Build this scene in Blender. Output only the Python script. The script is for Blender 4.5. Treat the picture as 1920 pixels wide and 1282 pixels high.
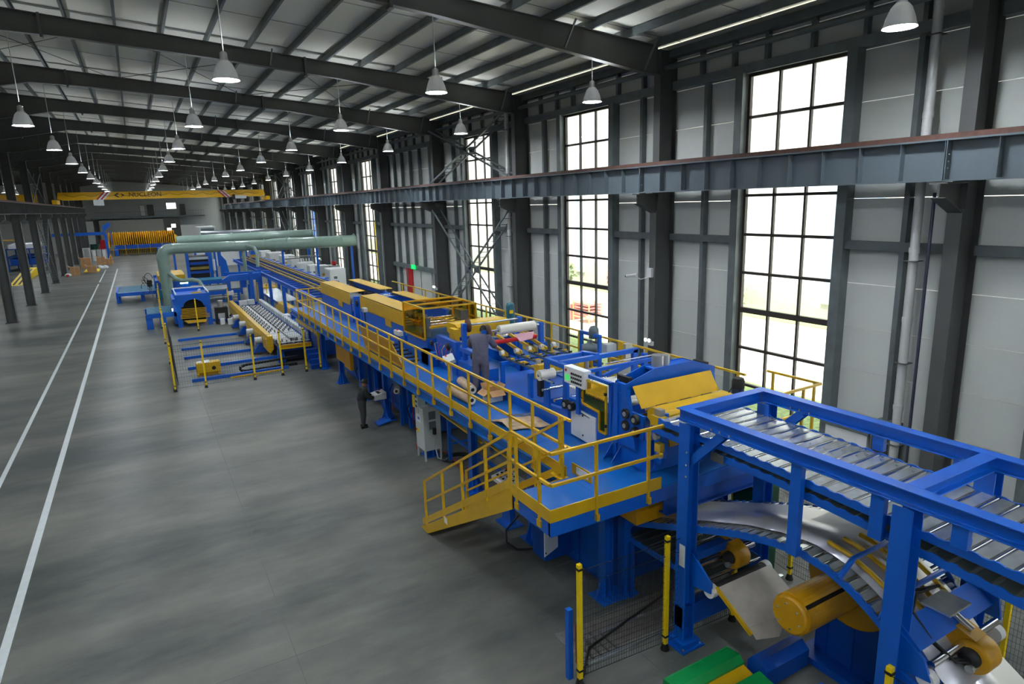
import bpy, math, random
from mathutils import Vector, Matrix
random.seed(7)
S = bpy.context.scene
for o in list(bpy.data.objects): bpy.data.objects.remove(o)
COL = S.collection
PI = math.pi

# ---------------------------------------------------------------- camera
cam_d = bpy.data.cameras.new('camera'); cam = bpy.data.objects.new('camera', cam_d); COL.objects.link(cam)
cam_d.sensor_width = 36; cam_d.lens = 36*1208.5/1920; cam_d.clip_end = 600; cam_d.clip_start = .05
yaw, pit, rol = math.radians(29.542), math.radians(12.3), math.radians(-1.7256)
fw = Vector((math.sin(yaw)*math.cos(pit), math.cos(yaw)*math.cos(pit), -math.sin(pit)))
ri = Vector((math.cos(yaw), -math.sin(yaw), 0)); up = ri.cross(fw)
ri, up = ri*math.cos(rol)+up*math.sin(rol), -ri*math.sin(rol)+up*math.cos(rol)
M = Matrix((ri, up, -fw)).transposed().to_4x4(); M.translation = Vector((0, 0, 7.7))
cam.matrix_world = M
S.camera = cam

# ---------------------------------------------------------------- world, sun, exposure
W = bpy.data.worlds.new('world'); S.world = W; W.use_nodes = True
nt = W.node_tree; bg = nt.nodes['Background']
bg.inputs[0].default_value = (.97, .98, 1, 1); bg.inputs[1].default_value = 2.6
sd = bpy.data.lights.new('sun', 'SUN'); sd.energy = 13; sd.angle = math.radians(12); sd.color = (1, .97, .9)
so = bpy.data.objects.new('sun', sd); COL.objects.link(so); so.rotation_euler = Vector((.24, .1, -.96)).to_track_quat('-Z', 'Y').to_euler(); so.location = (60, 20, 60)
LAMP = 215.0; UPL = 145.0     # lens radiance; energy of the upward spot added at each lamp to brighten the roof
S.view_settings.view_transform = 'Standard'; S.view_settings.look = 'None'
S.view_settings.gamma = 1; S.view_settings.exposure = 0.28; S.view_settings.use_curve_mapping = False

# ---------------------------------------------------------------- materials
def lin(c):
    return tuple(((v/255)/12.92 if v/255 <= .04045 else ((v/255+.055)/1.055)**2.4) for v in c)
def mat(name, c, rough=.5, metal=0., var=.12, scale=3., bump=0., spec=.5, coat=0.):
    m = bpy.data.materials.new(name); m.use_nodes = True; t = m.node_tree; b = t.nodes['Principled BSDF']
    c = lin(c); b.inputs['Roughness'].default_value = rough; b.inputs['Metallic'].default_value = metal
    b.inputs['Specular IOR Level'].default_value = spec
    if coat: b.inputs['Coat Weight'].default_value = coat; b.inputs['Coat Roughness'].default_value = .15
    tc = t.nodes.new('ShaderNodeTexCoord'); n = t.nodes.new('ShaderNodeTexNoise'); n.inputs['Scale'].default_value = scale
    n.inputs['Detail'].default_value = 5; t.links.new(tc.outputs['Object'], n.inputs['Vector'])
    r = t.nodes.new('ShaderNodeValToRGB'); t.links.new(n.outputs['Fac'], r.inputs['Fac'])
    r.color_ramp.elements[0].position = .3; r.color_ramp.elements[1].position = .7
    r.color_ramp.elements[0].color = tuple(v*(1-var) for v in c)+(1,); r.color_ramp.elements[1].color = tuple(min(1, v*(1+var)) for v in c)+(1,)
    t.links.new(r.outputs['Color'], b.inputs['Base Color'])
    if bump:
        bn = t.nodes.new('ShaderNodeBump'); bn.inputs['Strength'].default_value = bump; bn.inputs['Distance'].default_value = .02
        t.links.new(n.outputs['Fac'], bn.inputs['Height']); t.links.new(bn.outputs['Normal'], b.inputs['Normal'])
    return m
def emis(name, c, s):
    m = bpy.data.materials.new(name); m.use_nodes = True; t = m.node_tree; t.nodes.remove(t.nodes['Principled BSDF'])
    e = t.nodes.new('ShaderNodeEmission'); e.inputs[0].default_value = lin(c)+(1,); e.inputs[1].default_value = s
    t.links.new(e.outputs[0], t.nodes['Material Output'].inputs[0]); return m
def glassm(name, tint=(.92, .95, .95), refl=.12):
    m = bpy.data.materials.new(name); m.use_nodes = True; t = m.node_tree; t.nodes.remove(t.nodes['Principled BSDF'])
    a = t.nodes.new('ShaderNodeBsdfTransparent'); a.inputs[0].default_value = tint+(1,)
    g = t.nodes.new('ShaderNodeBsdfGlossy'); g.inputs['Roughness'].default_value = .03
    lw = t.nodes.new('ShaderNodeLayerWeight'); lw.inputs[0].default_value = .5; p5 = t.nodes.new('ShaderNodeMath'); p5.operation = 'POWER'; p5.inputs[1].default_value = 5
    t.links.new(lw.outputs['Facing'], p5.inputs[0]); f = t.nodes.new('ShaderNodeMath'); f.operation = 'MULTIPLY_ADD'; f.inputs[1].default_value = .85; f.inputs[2].default_value = .03; t.links.new(p5.outputs[0], f.inputs[0])
    x = t.nodes.new('ShaderNodeMixShader'); t.links.new(f.outputs[0], x.inputs[0]); t.links.new(a.outputs[0], x.inputs[1]); t.links.new(g.outputs[0], x.inputs[2])
    t.links.new(x.outputs[0], t.nodes['Material Output'].inputs[0]); return m
BLUE = mat('blue_paint', (0, 90, 192), .4, var=.07, coat=.12)
DBLUE = mat('dark_blue_paint', (0, 70, 162), .42, var=.1)
DECK = mat('deck_blue_paint', (0, 94, 174), .4, var=.12, scale=1.2)
YEL = mat('yellow_paint', (205, 162, 8), .42, var=.06, coat=.2)
AMB = mat('amber_paint', (198, 144, 6), .4, var=.06)
BYEL = mat('bright_yellow_paint', (240, 205, 10), .45, var=.04)
BLK = mat('black_rubber', (20, 20, 21), .6, var=.2)
STEEL = mat('dark_grey_steel_paint', (82, 83, 82), .55, var=.12, scale=.8)
GIRT = mat('galvanised_girt', (104, 112, 113), .5, metal=.1, var=.18, scale=2)
GIRD = mat('blue_grey_girder_paint', (96, 107, 113), .5, var=.08, scale=1)
RUST = mat('rusty_rail', (92, 62, 52), .7, var=.25, scale=6)
GALV = mat('galvanised_sheet', (198, 204, 203), .22, metal=.68, var=.1, scale=8)
CHR = mat('chrome_roller', (225, 226, 228), .16, metal=1, var=.02)
STRIP = mat('bare_steel_strip', (196, 197, 203), .3, metal=.6, var=.04, scale=1)
ALU = mat('spun_aluminium', (198, 198, 198), .32, metal=.8, var=.05)
GREY = mat('light_grey_enamel', (186, 192, 190), .45, var=.04)
WHT = mat('white_enamel', (222, 224, 224), .4, var=.03)
PVC = mat('white_plastic_pipe', (196, 197, 194), .4, var=.05)
DUCT = mat('sage_green_duct', (134, 158, 146), .28, var=.05, coat=.4)
SDUCT = mat('silver_duct', (176, 182, 186), .25, metal=.7, var=.05)
CARD = mat('cardboard', (178, 136, 92), .8, var=.1)
KRAFT = mat('kraft_paper', (176, 150, 118), .6, var=.12, scale=9)
RED = mat('red_paint', (196, 22, 30), .5, var=.05)
GRN = mat('green_paint', (0, 138, 66), .45, var=.05)
DGRN = mat('dark_green_paint', (10, 74, 52), .5, var=.1)
TEAL = mat('teal_motor_paint', (20, 92, 110), .4, var=.1)
MOTG = mat('motor_grey', (92, 104, 110), .45, var=.1)
FILM = mat('white_film_roll', (226, 224, 212), .35, var=.03)
PLATE = mat('bare_plate', (184, 178, 168), .45, metal=.2, var=.12, scale=4)
TABLE = mat('blue_green_slat', (28, 104, 132), .5, var=.12)
ORNG = mat('crane_yellow', (238, 182, 16), .45, var=.04)
SKIN = mat('skin', (176, 122, 94), .55, var=.05)
HAIR = mat('black_hair', (18, 16, 16), .6, var=.2)
COVER = mat('grey_coverall_cloth', (92, 92, 110), .85, var=.12, scale=14, bump=.3)
JACK = mat('black_jacket_cloth', (38, 40, 42), .85, var=.2, scale=12, bump=.3)
TROU = mat('charcoal_trouser_cloth', (56, 58, 60), .85, var=.15, scale=12, bump=.3)
NAVY = mat('navy_cloth', (28, 34, 72), .8)
GLASS = glassm('window_glass'); AMBG = glassm('amber_perspex', (.86, .66, .16))
WIN = mat('dark_brown_window_frame', (58, 50, 46), .5, var=.1)
def lamp_shade():
    m = mat('spun_aluminium_shade', (205, 204, 198), .35, metal=.5, var=.04); t = m.node_tree; b = t.nodes['Principled BSDF']
    tr = t.nodes.new('ShaderNodeBsdfTranslucent'); tr.inputs[0].default_value = (.8, .82, .85, 1); x = t.nodes.new('ShaderNodeMixShader'); x.inputs[0].default_value = .001
    t.links.new(b.outputs[0], x.inputs[1]); t.links.new(tr.outputs[0], x.inputs[2]); t.links.new(x.outputs[0], t.nodes['Material Output'].inputs[0]); return m
SHADE = lamp_shade()
LAMPE = emis('lamp_lens', (238, 246, 255), LAMP)
EML = emis('emergency_light_glow', (255, 250, 225), 30)
EXITG = emis('exit_green_glow', (20, 225, 100), 1.6)
WINE = emis('lit_far_window', (250, 250, 240), 1.4)
TUBEE = emis('work_light_glow', (190, 255, 240), 6)
SCRG = emis('screen_green', (80, 210, 110), .8)
ASPH = mat('pale_concrete_road', (216, 210, 200), .8, var=.05, scale=.3)
GRASS = mat('grass', (128, 146, 92), .9, var=.35, scale=6)
EXTW = mat('white_cladding', (226, 226, 222), .6, var=.03)
EXTB = mat('grey_block', (178, 172, 166), .8, var=.08)
MESHM = mat('black_mesh_wire', (26, 28, 30), .5)
WLINE = mat('white_floor_paint', (196, 202, 202), .5, var=.05, scale=5)

def panel_mat(name, c, axis=1, ribs=11.):
    m = mat(name, c, .42, var=.03, scale=.6); t = m.node_tree; b = t.nodes['Principled BSDF']
    tc = t.nodes['Texture Coordinate']; w = t.nodes.new('ShaderNodeTexWave'); w.wave_type = 'BANDS'
    w.bands_direction = 'XYZ'[axis]; w.inputs['Scale'].default_value = ribs; t.links.new(tc.outputs['Object'], w.inputs['Vector'])
    bn = t.nodes.new('ShaderNodeBump'); bn.inputs['Strength'].default_value = .12; bn.inputs['Distance'].default_value = .01
    t.links.new(w.outputs['Fac'], bn.inputs['Height']); t.links.new(bn.outputs['Normal'], b.inputs['Normal']); return m
PANEL = panel_mat('white_sandwich_panel', (208, 211, 206))
ROOF = panel_mat('roof_liner_sheet', (222, 222, 212), 1, 3.)
ROOF.node_tree.nodes['Principled BSDF'].inputs['Roughness'].default_value = .3

def floor_mat():
    m = bpy.data.materials.new('polished_concrete'); m.use_nodes = True; t = m.node_tree; b = t.nodes['Principled BSDF']; L = t.links.new
    N = t.nodes.new; tc = N('ShaderNodeTexCoord')
    n1 = N('ShaderNodeTexNoise'); n1.inputs['Scale'].default_value = .22; n1.inputs['Detail'].default_value = 8; n1.inputs['Roughness'].default_value = .65
    n2 = N('ShaderNodeTexNoise'); n2.inputs['Scale'].default_value = .9; n2.inputs['Detail'].default_value = 8
    mp = N('ShaderNodeMapping'); mp.inputs['Scale'].default_value = (.5, 1.6, 1); L(tc.outputs['Object'], mp.inputs[0]); L(mp.outputs[0], n1.inputs['Vector']); L(tc.outputs['Object'], n2.inputs['Vector'])
    r = N('ShaderNodeValToRGB'); L(n1.outputs['Fac'], r.inputs[0]); e = r.color_ramp.elements
    e[0].position = .36; e[0].color = lin((80, 85, 83))+(1,); e[1].position = .64; e[1].color = lin((121, 121, 114))+(1,)
    r2 = N('ShaderNodeValToRGB'); L(n2.outputs['Fac'], r2.inputs[0]); r2.color_ramp.elements[0].position = .35; r2.color_ramp.elements[0].color = (.86, .86, .86, 1); r2.color_ramp.elements[1].position = .75; r2.color_ramp.elements[1].color = (1.1, 1.1, 1.08, 1)
    mx = N('ShaderNodeMix'); mx.data_type = 'RGBA'; mx.blend_type = 'MULTIPLY'; mx.inputs[0].default_value = 1
    L(r.outputs[0], mx.inputs[6]); L(r2.outputs[0], mx.inputs[7]); L(mx.outputs[2], b.inputs['Base Color'])
    r3 = N('ShaderNodeMapRange'); r3.inputs[3].default_value = .25; r3.inputs[4].default_value = .4; L(n2.outputs['Fac'], r3.inputs[0]); L(r3.outputs[0], b.inputs['Roughness'])
    b.inputs['Specular IOR Level'].default_value = .06
    bn = N('ShaderNodeBump'); bn.inputs['Strength'].default_value = .08; bn.inputs['Distance'].default_value = .03; L(n1.outputs['Fac'], bn.inputs['Height']); L(bn.outputs[0], b.inputs['Normal'])
    return m
FLOOR = floor_mat()

# ---------------------------------------------------------------- mesh helpers
class MB:
    def __init__(s): s.v = []; s.f = []; s.sm = []
    def add(s, vs, fs, smooth=False):
        n = len(s.v); s.v += [tuple(v) for v in vs]; s.f += [tuple(i+n for i in f) for f in fs]; s.sm += [smooth]*len(fs); return s
    def box(s, x0, x1, y0, y1, z0, z1):
        return s.add([(x0,y0,z0),(x1,y0,z0),(x1,y1,z0),(x0,y1,z0),(x0,y0,z1),(x1,y0,z1),(x1,y1,z1),(x0,y1,z1)],
                     [(0,3,2,1),(4,5,6,7),(0,1,5,4),(1,2,6,5),(2,3,7,6),(3,0,4,7)])
    def frame(s, p, q, upv=(0,0,1)):
        p = Vector(p); q = Vector(q); d = (q-p).normalized(); u = Vector(upv)
        if abs(d.dot(u)) > .98: u = Vector((0,1,0)) if abs(d.y) < .9 else Vector((1,0,0))
        side = d.cross(u).normalized(); u = side.cross(d).normalized(); return p, q, d, side, u
    def poly(s, p, q, prof, upv=(0,0,1), smooth=False):
        p, q, d, a, u = s.frame(p, q, upv); n = len(prof)
        vs = [p+a*x+u*y for x, y in prof]+[q+a*x+u*y for x, y in prof]
        s.add(vs, [(i, (i+1) % n, n+(i+1) % n, n+i) for i in range(n)], smooth)
        s.add(vs, [tuple(range(n-1, -1, -1)), tuple(range(n, 2*n))]); return s
    def bar(s, p, q, w, h=None, upv=(0,0,1)):
        h = h or w; return s.poly(p, q, [(-w/2,-h/2),(w/2,-h/2),(w/2,h/2),(-w/2,h/2)], upv)
    def ib(s, p, q, w, h, t=.02, upv=(0,0,1)):
        a, b, c = w/2, h/2, t/2
        return s.poly(p, q, [(-a,-b),(a,-b),(a,-b+t),(c,-b+t),(c,b-t),(a,b-t),(a,b),(-a,b),(-a,b-t),(-c,b-t),(-c,-b+t),(-a,-b+t)], upv)
    def ch(s, p, q, w, h, t=.015, flip=1, upv=(0,0,1)):
        a, b = w/2*flip, h/2; t2 = t*flip
        pr = [(-a,-b),(a,-b),(a,-b+t),(-a+t2,-b+t),(-a+t2,b-t),(a,b-t),(a,b),(-a,b)]
        return s.poly(p, q, pr if flip > 0 else pr[::-1], upv)
    def tube(s, p, q, r, n=12, r2=None):
        r2 = r if r2 is None else r2; p, q, d, a, u = s.frame(p, q)
        A = [p+(a*math.cos(2*PI*i/n)+u*math.sin(2*PI*i/n))*r for i in range(n)]; B = [q+(a*math.cos(2*PI*i/n)+u*math.sin(2*PI*i/n))*r2 for i in range(n)]
        s.add(A+B, [(i,(i+1)%n,n+(i+1)%n,n+i) for i in range(n)], True)
        s.add(A+B, [tuple(range(n-1,-1,-1)), tuple(range(n,2*n))]); return s
    def path(s, pts, r, n=8):
        P = [Vector(p) for p in pts]; rings = []; ref = None
        for i, p in enumerate(P):
            d = (P[min(i+1,len(P)-1)]-P[max(i-1,0)]).normalized()
            if ref is None: ref = Vector((0,0,1)) if abs(d.z) < .9 else Vector((1,0,0))
            a = d.cross(ref).normalized(); ref = a.cross(d).normalized()
            rings.append([p+(a*math.cos(2*PI*k/n)+ref*math.sin(2*PI*k/n))*r for k in range(n)])
        vs = [v for R in rings for v in R]; m = len(rings)
        s.add(vs, [(j*n+i, j*n+(i+1)%n, (j+1)*n+(i+1)%n, (j+1)*n+i) for j in range(m-1) for i in range(n)], True)
        s.add(vs, [tuple(range(n-1,-1,-1)), tuple(range((m-1)*n, m*n))]); return s
    def lathe(s, c, prof, n=16, axis='z', caps=True):
        c = Vector(c); R = []
        for r, h in prof:
            for i in range(n):
                a = 2*PI*i/n; x, y = r*math.cos(a), r*math.sin(a)
                R.append(c+(Vector((x,y,h)) if axis == 'z' else Vector((h,x,y)) if axis == 'x' else Vector((y,h,x))))
        m = len(prof)
        s.add(R, [(j*n+i, j*n+(i+1)%n, (j+1)*n+(i+1)%n, (j+1)*n+i) for j in range(m-1) for i in range(n)], True)
        if caps: s.add(R, [tuple(range(n-1,-1,-1)), tuple(range((m-1)*n, m*n))])
        return s
    def prism(s, pl, ax, a0, a1):
        def P(u, v, w): return (w,u,v) if ax == 'x' else (u,w,v) if ax == 'y' else (u,v,w)
        n = len(pl); vs = [P(u,v,a0) for u,v in pl]+[P(u,v,a1) for u,v in pl]
        return s.add(vs, [(i,(i+1)%n,n+(i+1)%n,n+i) for i in range(n)]+[tuple(range(n-1,-1,-1)), tuple(range(n,2*n))])
    def quad(s, a, b, c, d, t=.01):
        a, b, c, d = map(Vector, (a,b,c,d)); n = (b-a).cross(d-a).normalized()*t
        return s.add([a,b,c,d,a+n,b+n,c+n,d+n], [(0,3,2,1),(4,5,6,7),(0,1,5,4),(1,2,6,5),(2,3,7,6),(3,0,4,7)])
    def build(s, name, m, parent=None, bev=0, **kw):
        off = Vector(parent['_w']) if parent is not None and '_w' in parent else Vector((0,0,0))
        me = bpy.data.meshes.new(name); me.from_pydata([tuple(Vector(v)-off) for v in s.v], [], s.f)
        me.polygons.foreach_set('use_smooth', s.sm); me.materials.append(m)
        import bmesh
        bm = bmesh.new(); bm.from_mesh(me); bmesh.ops.recalc_face_normals(bm, faces=bm.faces[:]); bm.to_mesh(me); bm.free(); me.update()
        o = bpy.data.objects.new(name, me); COL.objects.link(o)
        if parent is not None: o.parent = parent; o['_w'] = tuple(off)
        if bev:
            b = o.modifiers.new('bevel', 'BEVEL'); b.width = bev; b.segments = 1; b.limit_method = 'ANGLE'
        for k, v in kw.items(): o[k] = v
        return o
def thing(name, label, cat, loc=(0,0,0), group=None):
    o = bpy.data.objects.new(name, None); COL.objects.link(o); o.location = loc; o['_w'] = tuple(loc); o.empty_display_size = .2
    o['label'] = label; o['category'] = cat
    if group: o['group'] = group
    return o
def single(mb, name, m, label, cat, group=None, **kw):
    o = mb.build(name, m, None, label=label, category=cat, **kw)
    if group: o['group'] = group
    return o
def struct(name, mb, m): return mb.build(name, m, None, kind='structure')
def dup(o, delta, parent=None, label=None):
    c = o.copy(); COL.objects.link(c)
    if parent is None: c.location = Vector(o.location)+Vector(delta)
    else: c.parent = parent
    if label: c['label'] = label
    if '_w' in c: c['_w'] = tuple(Vector(c['_w'])+Vector(delta))
    for k in o.children: dup(k, (0,0,0), c)
    return c
def inst(src, parent, delta):
    c = src.copy(); COL.objects.link(c); c.parent = parent; c.location = Vector(src.location)+Vector(delta); return c
def text(name, s, size, m, parent, mw, depth=.004, **kw):
    cu = bpy.data.curves.new(name, 'FONT'); cu.body = s; cu.size = size; cu.extrude = depth; cu.align_x = 'CENTER'; cu.align_y = 'CENTER'
    o = bpy.data.objects.new(name, cu); COL.objects.link(o); bpy.context.view_layer.update()
    me = bpy.data.meshes.new_from_object(o.evaluated_get(bpy.context.evaluated_depsgraph_get())); bpy.data.objects.remove(o)
    me.materials.clear(); me.materials.append(m)
    off = Vector(parent['_w']) if parent is not None else Vector((0,0,0))
    me.transform(Matrix.Translation(-off) @ mw); o = bpy.data.objects.new(name, me); COL.objects.link(o)
    if parent is not None: o.parent = parent
    for k, v in kw.items(): o[k] = v
    return o
def axes(x, y, loc):
    x = Vector(x).normalized(); y = Vector(y).normalized(); z = x.cross(y); m = Matrix((x,y,z)).transposed().to_4x4(); m.translation = Vector(loc); return m
ORD = ['first','second','third','fourth','fifth','sixth','seventh','eighth','ninth','tenth','eleventh','twelfth','thirteenth','fourteenth','fifteenth','sixteenth','seventeenth','eighteenth','nineteenth','twentieth']
def ordn(i): return ORD[i] if i < 20 else str(i+1)+'th'

Y0, B = 8.3, 10.48          # first right-hand column, bay length
XW = 17.85                  # inner face of the right wall
YE = 163.0                  # end wall
# ================================================================ SETTING
fl = struct('floor', MB().box(-42, 18, -14, YE+.3, -.3, 0), FLOOR)
for k, (x0, x1, a, b) in enumerate([(-3.16,-3.0,-6,107.5),(-4.55,-4.42,-6,85.5),(-4.55,-4.42,88,107.5)]):
    MB().box(x0, x1, a, b, 0, .004).build('painted_line', WLINE, fl, label='white painted aisle line along the floor')
for y in (83.6, 85.6): MB().box(-11, -4.5, y, y+.14, 0, .004).build('painted_line', WLINE, fl, label='white painted cross line beside the columns')
# recessed saw-cut joints and the sunken slab in front
jm = MB()
for y in range(0, 18): jm.box(6.6, 11.5, y*1.5+9, y*1.5+9.012, 0, .003)
for x in (1.45, 6.6): jm.box(x, x+.012, -12, 120, 0, .002)
for y in range(0, 6): jm.box(-9, 6.6, y*15.7+10.6, y*15.7+10.61, 0, .002)
jm.build('slab_joint', mat('joint_filler', (84, 87, 84), .8), fl, kind='stuff')
MB().box(5.66, 10.6, 7.74, 8.64, 0, .01).build('pit_cover', mat('worn_pit_slab', (104, 100, 94), .7, var=.25, scale=5), fl)
for i in range(4): MB().box(5.8+i*.17, 5.84+i*.17, 7.76, 8.5-i*.08, .01, .03).build('pit_edge_bar', STEEL, fl)
MB().box(5.62, 10.6, 7.66, 7.74, 0, .03).build('pit_edge_trim', GALV, fl); MB().box(5.6, 5.66, 7.66, 8.64, 0, .03).build('pit_edge_trim', GALV, fl)
MB().box(5.66, 10.6, 8.2, 8.24, .01, .03).build('pit_edge_trim', GALV, fl)

# ---- right wall
wr = struct('wall_right', MB().box(XW+.02, XW+.14, -14, 200, 0, .02), PANEL)   # sill strip at the floor; panels stand on it
wr['_w'] = (0,0,0)
NB = 15
win_bays = [k for k in range(-2, NB) if k != 3]
ZR = [0, 1.27, 2.55, 3.83, 5.1, 6.2, 7.5, 8.8, 10.1, 11.45, 12.5, 13.12]
pan_cache = {}
far = MB()
def panel(y0, y1, z0, z1, near):
    if near:
        key = (round(y1-y0, 3), round(z1-z0, 3))
        if key not in pan_cache:
            o = MB().box(XW, XW+.1, 0, y1-y0-.012, 0, z1-z0-.014).build('wall_panel', PANEL, wr); pan_cache[key] = o; o.location = (0, y0, z0)
        else:
            c = pan_cache[key].copy(); COL.objects.link(c); c.location = (0, y0, z0)
    else: far.box(XW, XW+.1, y0, y1-.012, z0, z1-.014)
for k in range(-2, NB):
    ya = Y0+B*k; wc = ya+5.24; near = -1 <= k < 7
    for i in range(len(ZR)-1):
        if k in win_bays:
            if i >= 9: panel(ya, ya+B, ZR[i], ZR[i+1], near)
            else: panel(ya, wc-1.78, ZR[i], ZR[i+1], near); panel(wc+1.78, ya+B, ZR[i], ZR[i+1], near)
        else:
            panel(ya, ya+B, ZR[i], ZR[i+1], near)
far.build('wall_panel', PANEL, wr, kind='stuff', label='far wall panels too small to tell apart')
# vertical studs and horizontal girts
studs = [(1.55,), (8.75,)]
def stud(y, z0, z1, w=.14):
    MB().ch((XW-.13, y, z0), (XW-.13, y, z1), w, .22, .02, 1, upv=(1,0,0)).build('wall_stud', GIRT, wr)
sf = MB()
for k in range(-2, NB):
    ya = Y0+B*k; wc = ya+5.24; nr = k < 8
    ys = [1.55, 8.7] if k != 3 else [2.0, 3.85, 5.6, 7.3, 8.95]
    for d in ys:
        if k == 3 and d in (3.85, 5.6): stud(ya+d, 3.2, 11.5)
        elif nr: stud(ya+d, 0, 11.5)
        else: sf.box(XW-.24, XW-.02, ya+d-.07, ya+d+.07, 0, 11.5)
    for d in (1.55, 3.1, 4.7, 6.3, 7.6, 9.0):
        (sf if not nr else sf).box(XW-.2, XW-.02, ya+d-.06, ya+d+.06, 11.75, 12.9)
    # girts
    def girt(y0, y1, z, h=.24):
        if nr: MB().ch((XW-.16, y0, z), (XW-.16, y1, z), .24, h, .02, 1).build('wall_girt', GIRT, wr)
        else: sf.box(XW-.28, XW-.04, y0, y1, z-h/2, z+h/2)
    girt(ya+.2, ya+B-.2, 11.62, .3)
    if k in win_bays:
        girt(ya+.2, wc-1.8, 6.2); girt(wc+1.8, ya+B-.2, 6.2)
    else:
        girt(ya+.2, ya+B-.2, 6.2); girt(ya+.2, ya+B-.2, 3.1, .3)
    if k in win_bays:
        for s in (-1, 1):
            if nr: MB().box(XW-.36, XW, wc+s*1.93-.15, wc+s*1.93+.15, 0, 11.5).build('window_jamb', GIRT, wr)
            else: sf.box(XW-.36, XW, wc+s*1.93-.15, wc+s*1.93+.15, 0, 11.5)
sf.build('wall_stud', GIRT, wr, kind='stuff', label='small upper and distant wall studs')
# eaves strut pipe and gutter beam along the wall
MB().box(XW-.3, XW, -14, YE, 12.6, 12.88).build('eaves_beam', GIRT, wr)
MB().tube((XW-.45, -14, 12.25), (XW-.45, YE, 12.25), .1, 8).build('eaves_tube', GIRT, wr)
# ---- windows
zb = [0.1, 1.2, 2.5, 3.82, 5.1, 6.38, 7.66, 8.9, 10.13, 11.38]
XP = XW-.08
pane_src = {}; bar_src = {}
for n, k in enumerate(win_bays):
    wc = Y0+B*k+5.24; w = 1.7
    f = MB()
    for y in (-w, w): f.box(XP-.05, XP+.07, wc+y-.05, wc+y+.05, .02, 11.45)
    for z in (.05, 11.42): f.box(XP-.05, XP+.07, wc-w, wc+w, z-.05, z+.05)
    wo = struct('window_%d' % (n+1), f, WIN); wo['_w'] = (0,0,0)
    for y in (-w/3, w/3): MB().box(XP-.04, XP+.06, wc+y-.035, wc+y+.035, .1, 11.38).build('mullion', WIN, wo)
    for i, z in enumerate(zb[1:-1]):
        h = .09 if i == 2 else .045
        MB().box(XP-.05, XP+.07, wc-w+.05, wc+w-.05, z-h, z+h).build('transom', WIN, wo)
    if -1 <= k < 8:
        for i in range(9):
            for j in range(3):
                key = round(zb[i+1]-zb[i], 3)
                y0 = wc-w+.03+j*(2*w/3-.01); 
                if key not in pane_src:
                    pane_src[key] = MB().box(XP, XP+.008, 0, 2*w/3-.06, 0, key-.06).build('pane', GLASS, wo); pane_src[key].location = (0, y0, zb[i]+.03)
                else:
                    c = pane_src[key].copy(); COL.objects.link(c); c.parent = wo; c.location = (0, y0, zb[i]+.03)
    else: MB().box(XP, XP+.008, wc-w, wc+w, .1, 11.38).build('pane', GLASS, wo)
# ---- columns of the right wall, with corbels
def col_right(y):
    o = thing('steel_column', '', 'column', (17.3, y, 0))
    MB().ib((17.35, y, 0), (17.35, y, 7.2), .34, .9, .025, upv=(1,0,0)).build('lower_shaft', STEEL, o)
    MB().ib((17.4, y, 7.2), (17.4, y, 12.85), .34, .8, .025, upv=(1,0,0)).build('upper_shaft', STEEL, o)
    MB().prism([(16.1,7.5),(16.9,7.15),(17.0,7.15),(17.0,7.8),(16.1,7.8)], 'y', y-.02, y+.02).add([],[]).build('corbel_web', STEEL, o)
    c = MB(); c.quad((16.1,y-.17,7.48),(16.9,y-.17,7.12),(16.9,y+.17,7.12),(16.1,y+.17,7.48),.02); c.box(16.05,17.0,y-.2,y+.2,7.8,7.84)
    c.build('corbel_flange', STEEL, o)
    MB().box(16.85, 17.8, y-.25, y+.25, 0, .03).build('base_plate', STEEL, o)
    return o
base = col_right(Y0)
base['group'] = 'dark grey columns along the window wall'
base['label'] = 'dark grey steel column by the window wall, nearest the camera in view'
cols = [base]
for k in range(-1, NB):
    if k == 0: continue
    l = 'dark grey steel column by the window wall, %s in from the nearest one' % ordn(k-1) if k > 0 else 'dark grey steel column by the window wall, just behind the camera'
    c = dup(base, (0, B*k, 0), None, l)
# ---- left columns
def col_left(y):
    o = thing('steel_column', '', 'column', (-8.85, y, 0), 'dark grey columns between the two aisles')
    MB().ib((-8.85, y, 0), (-8.85, y, 7.4), .5, .62, .03, upv=(1,0,0)).build('lower_shaft', STEEL, o)
    MB().ib((-8.85, y, 7.4), (-8.85, y, 12.95), .4, .62, .03, upv=(1,0,0)).build('upper_shaft', STEEL, o)
    MB().prism([(-8.1,7.82),(-8.1,7.5),(-8.54,7.2),(-9.16,7.2),(-9.6,7.5),(-9.6,7.82)], 'y', y-.15, y+.15).build('corbel', STEEL, o)
    MB().box(-9.3, -8.4, y-.35, y+.35, 12.95, 13.0).build('cap_plate', STEEL, o)
    MB().box(-9.25, -8.45, y-.35, y+.35, 0, .04).build('base_plate', STEEL, o)
    return o
ly0 = 59.3
lb = col_left(ly0); lb['label'] = 'dark grey steel column of the left row, nearest one with its foot in view'
for k in range(-5, 10):
    if k == 0: continue
    dup(lb, (0, 10.5*k, 0), None, ('dark grey steel column of the left row, %s beyond the nearest' % ordn(k-1)) if k > 0 else ('dark grey steel column of the left row, %s before the nearest in view' % ordn(-k-1)))
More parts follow.
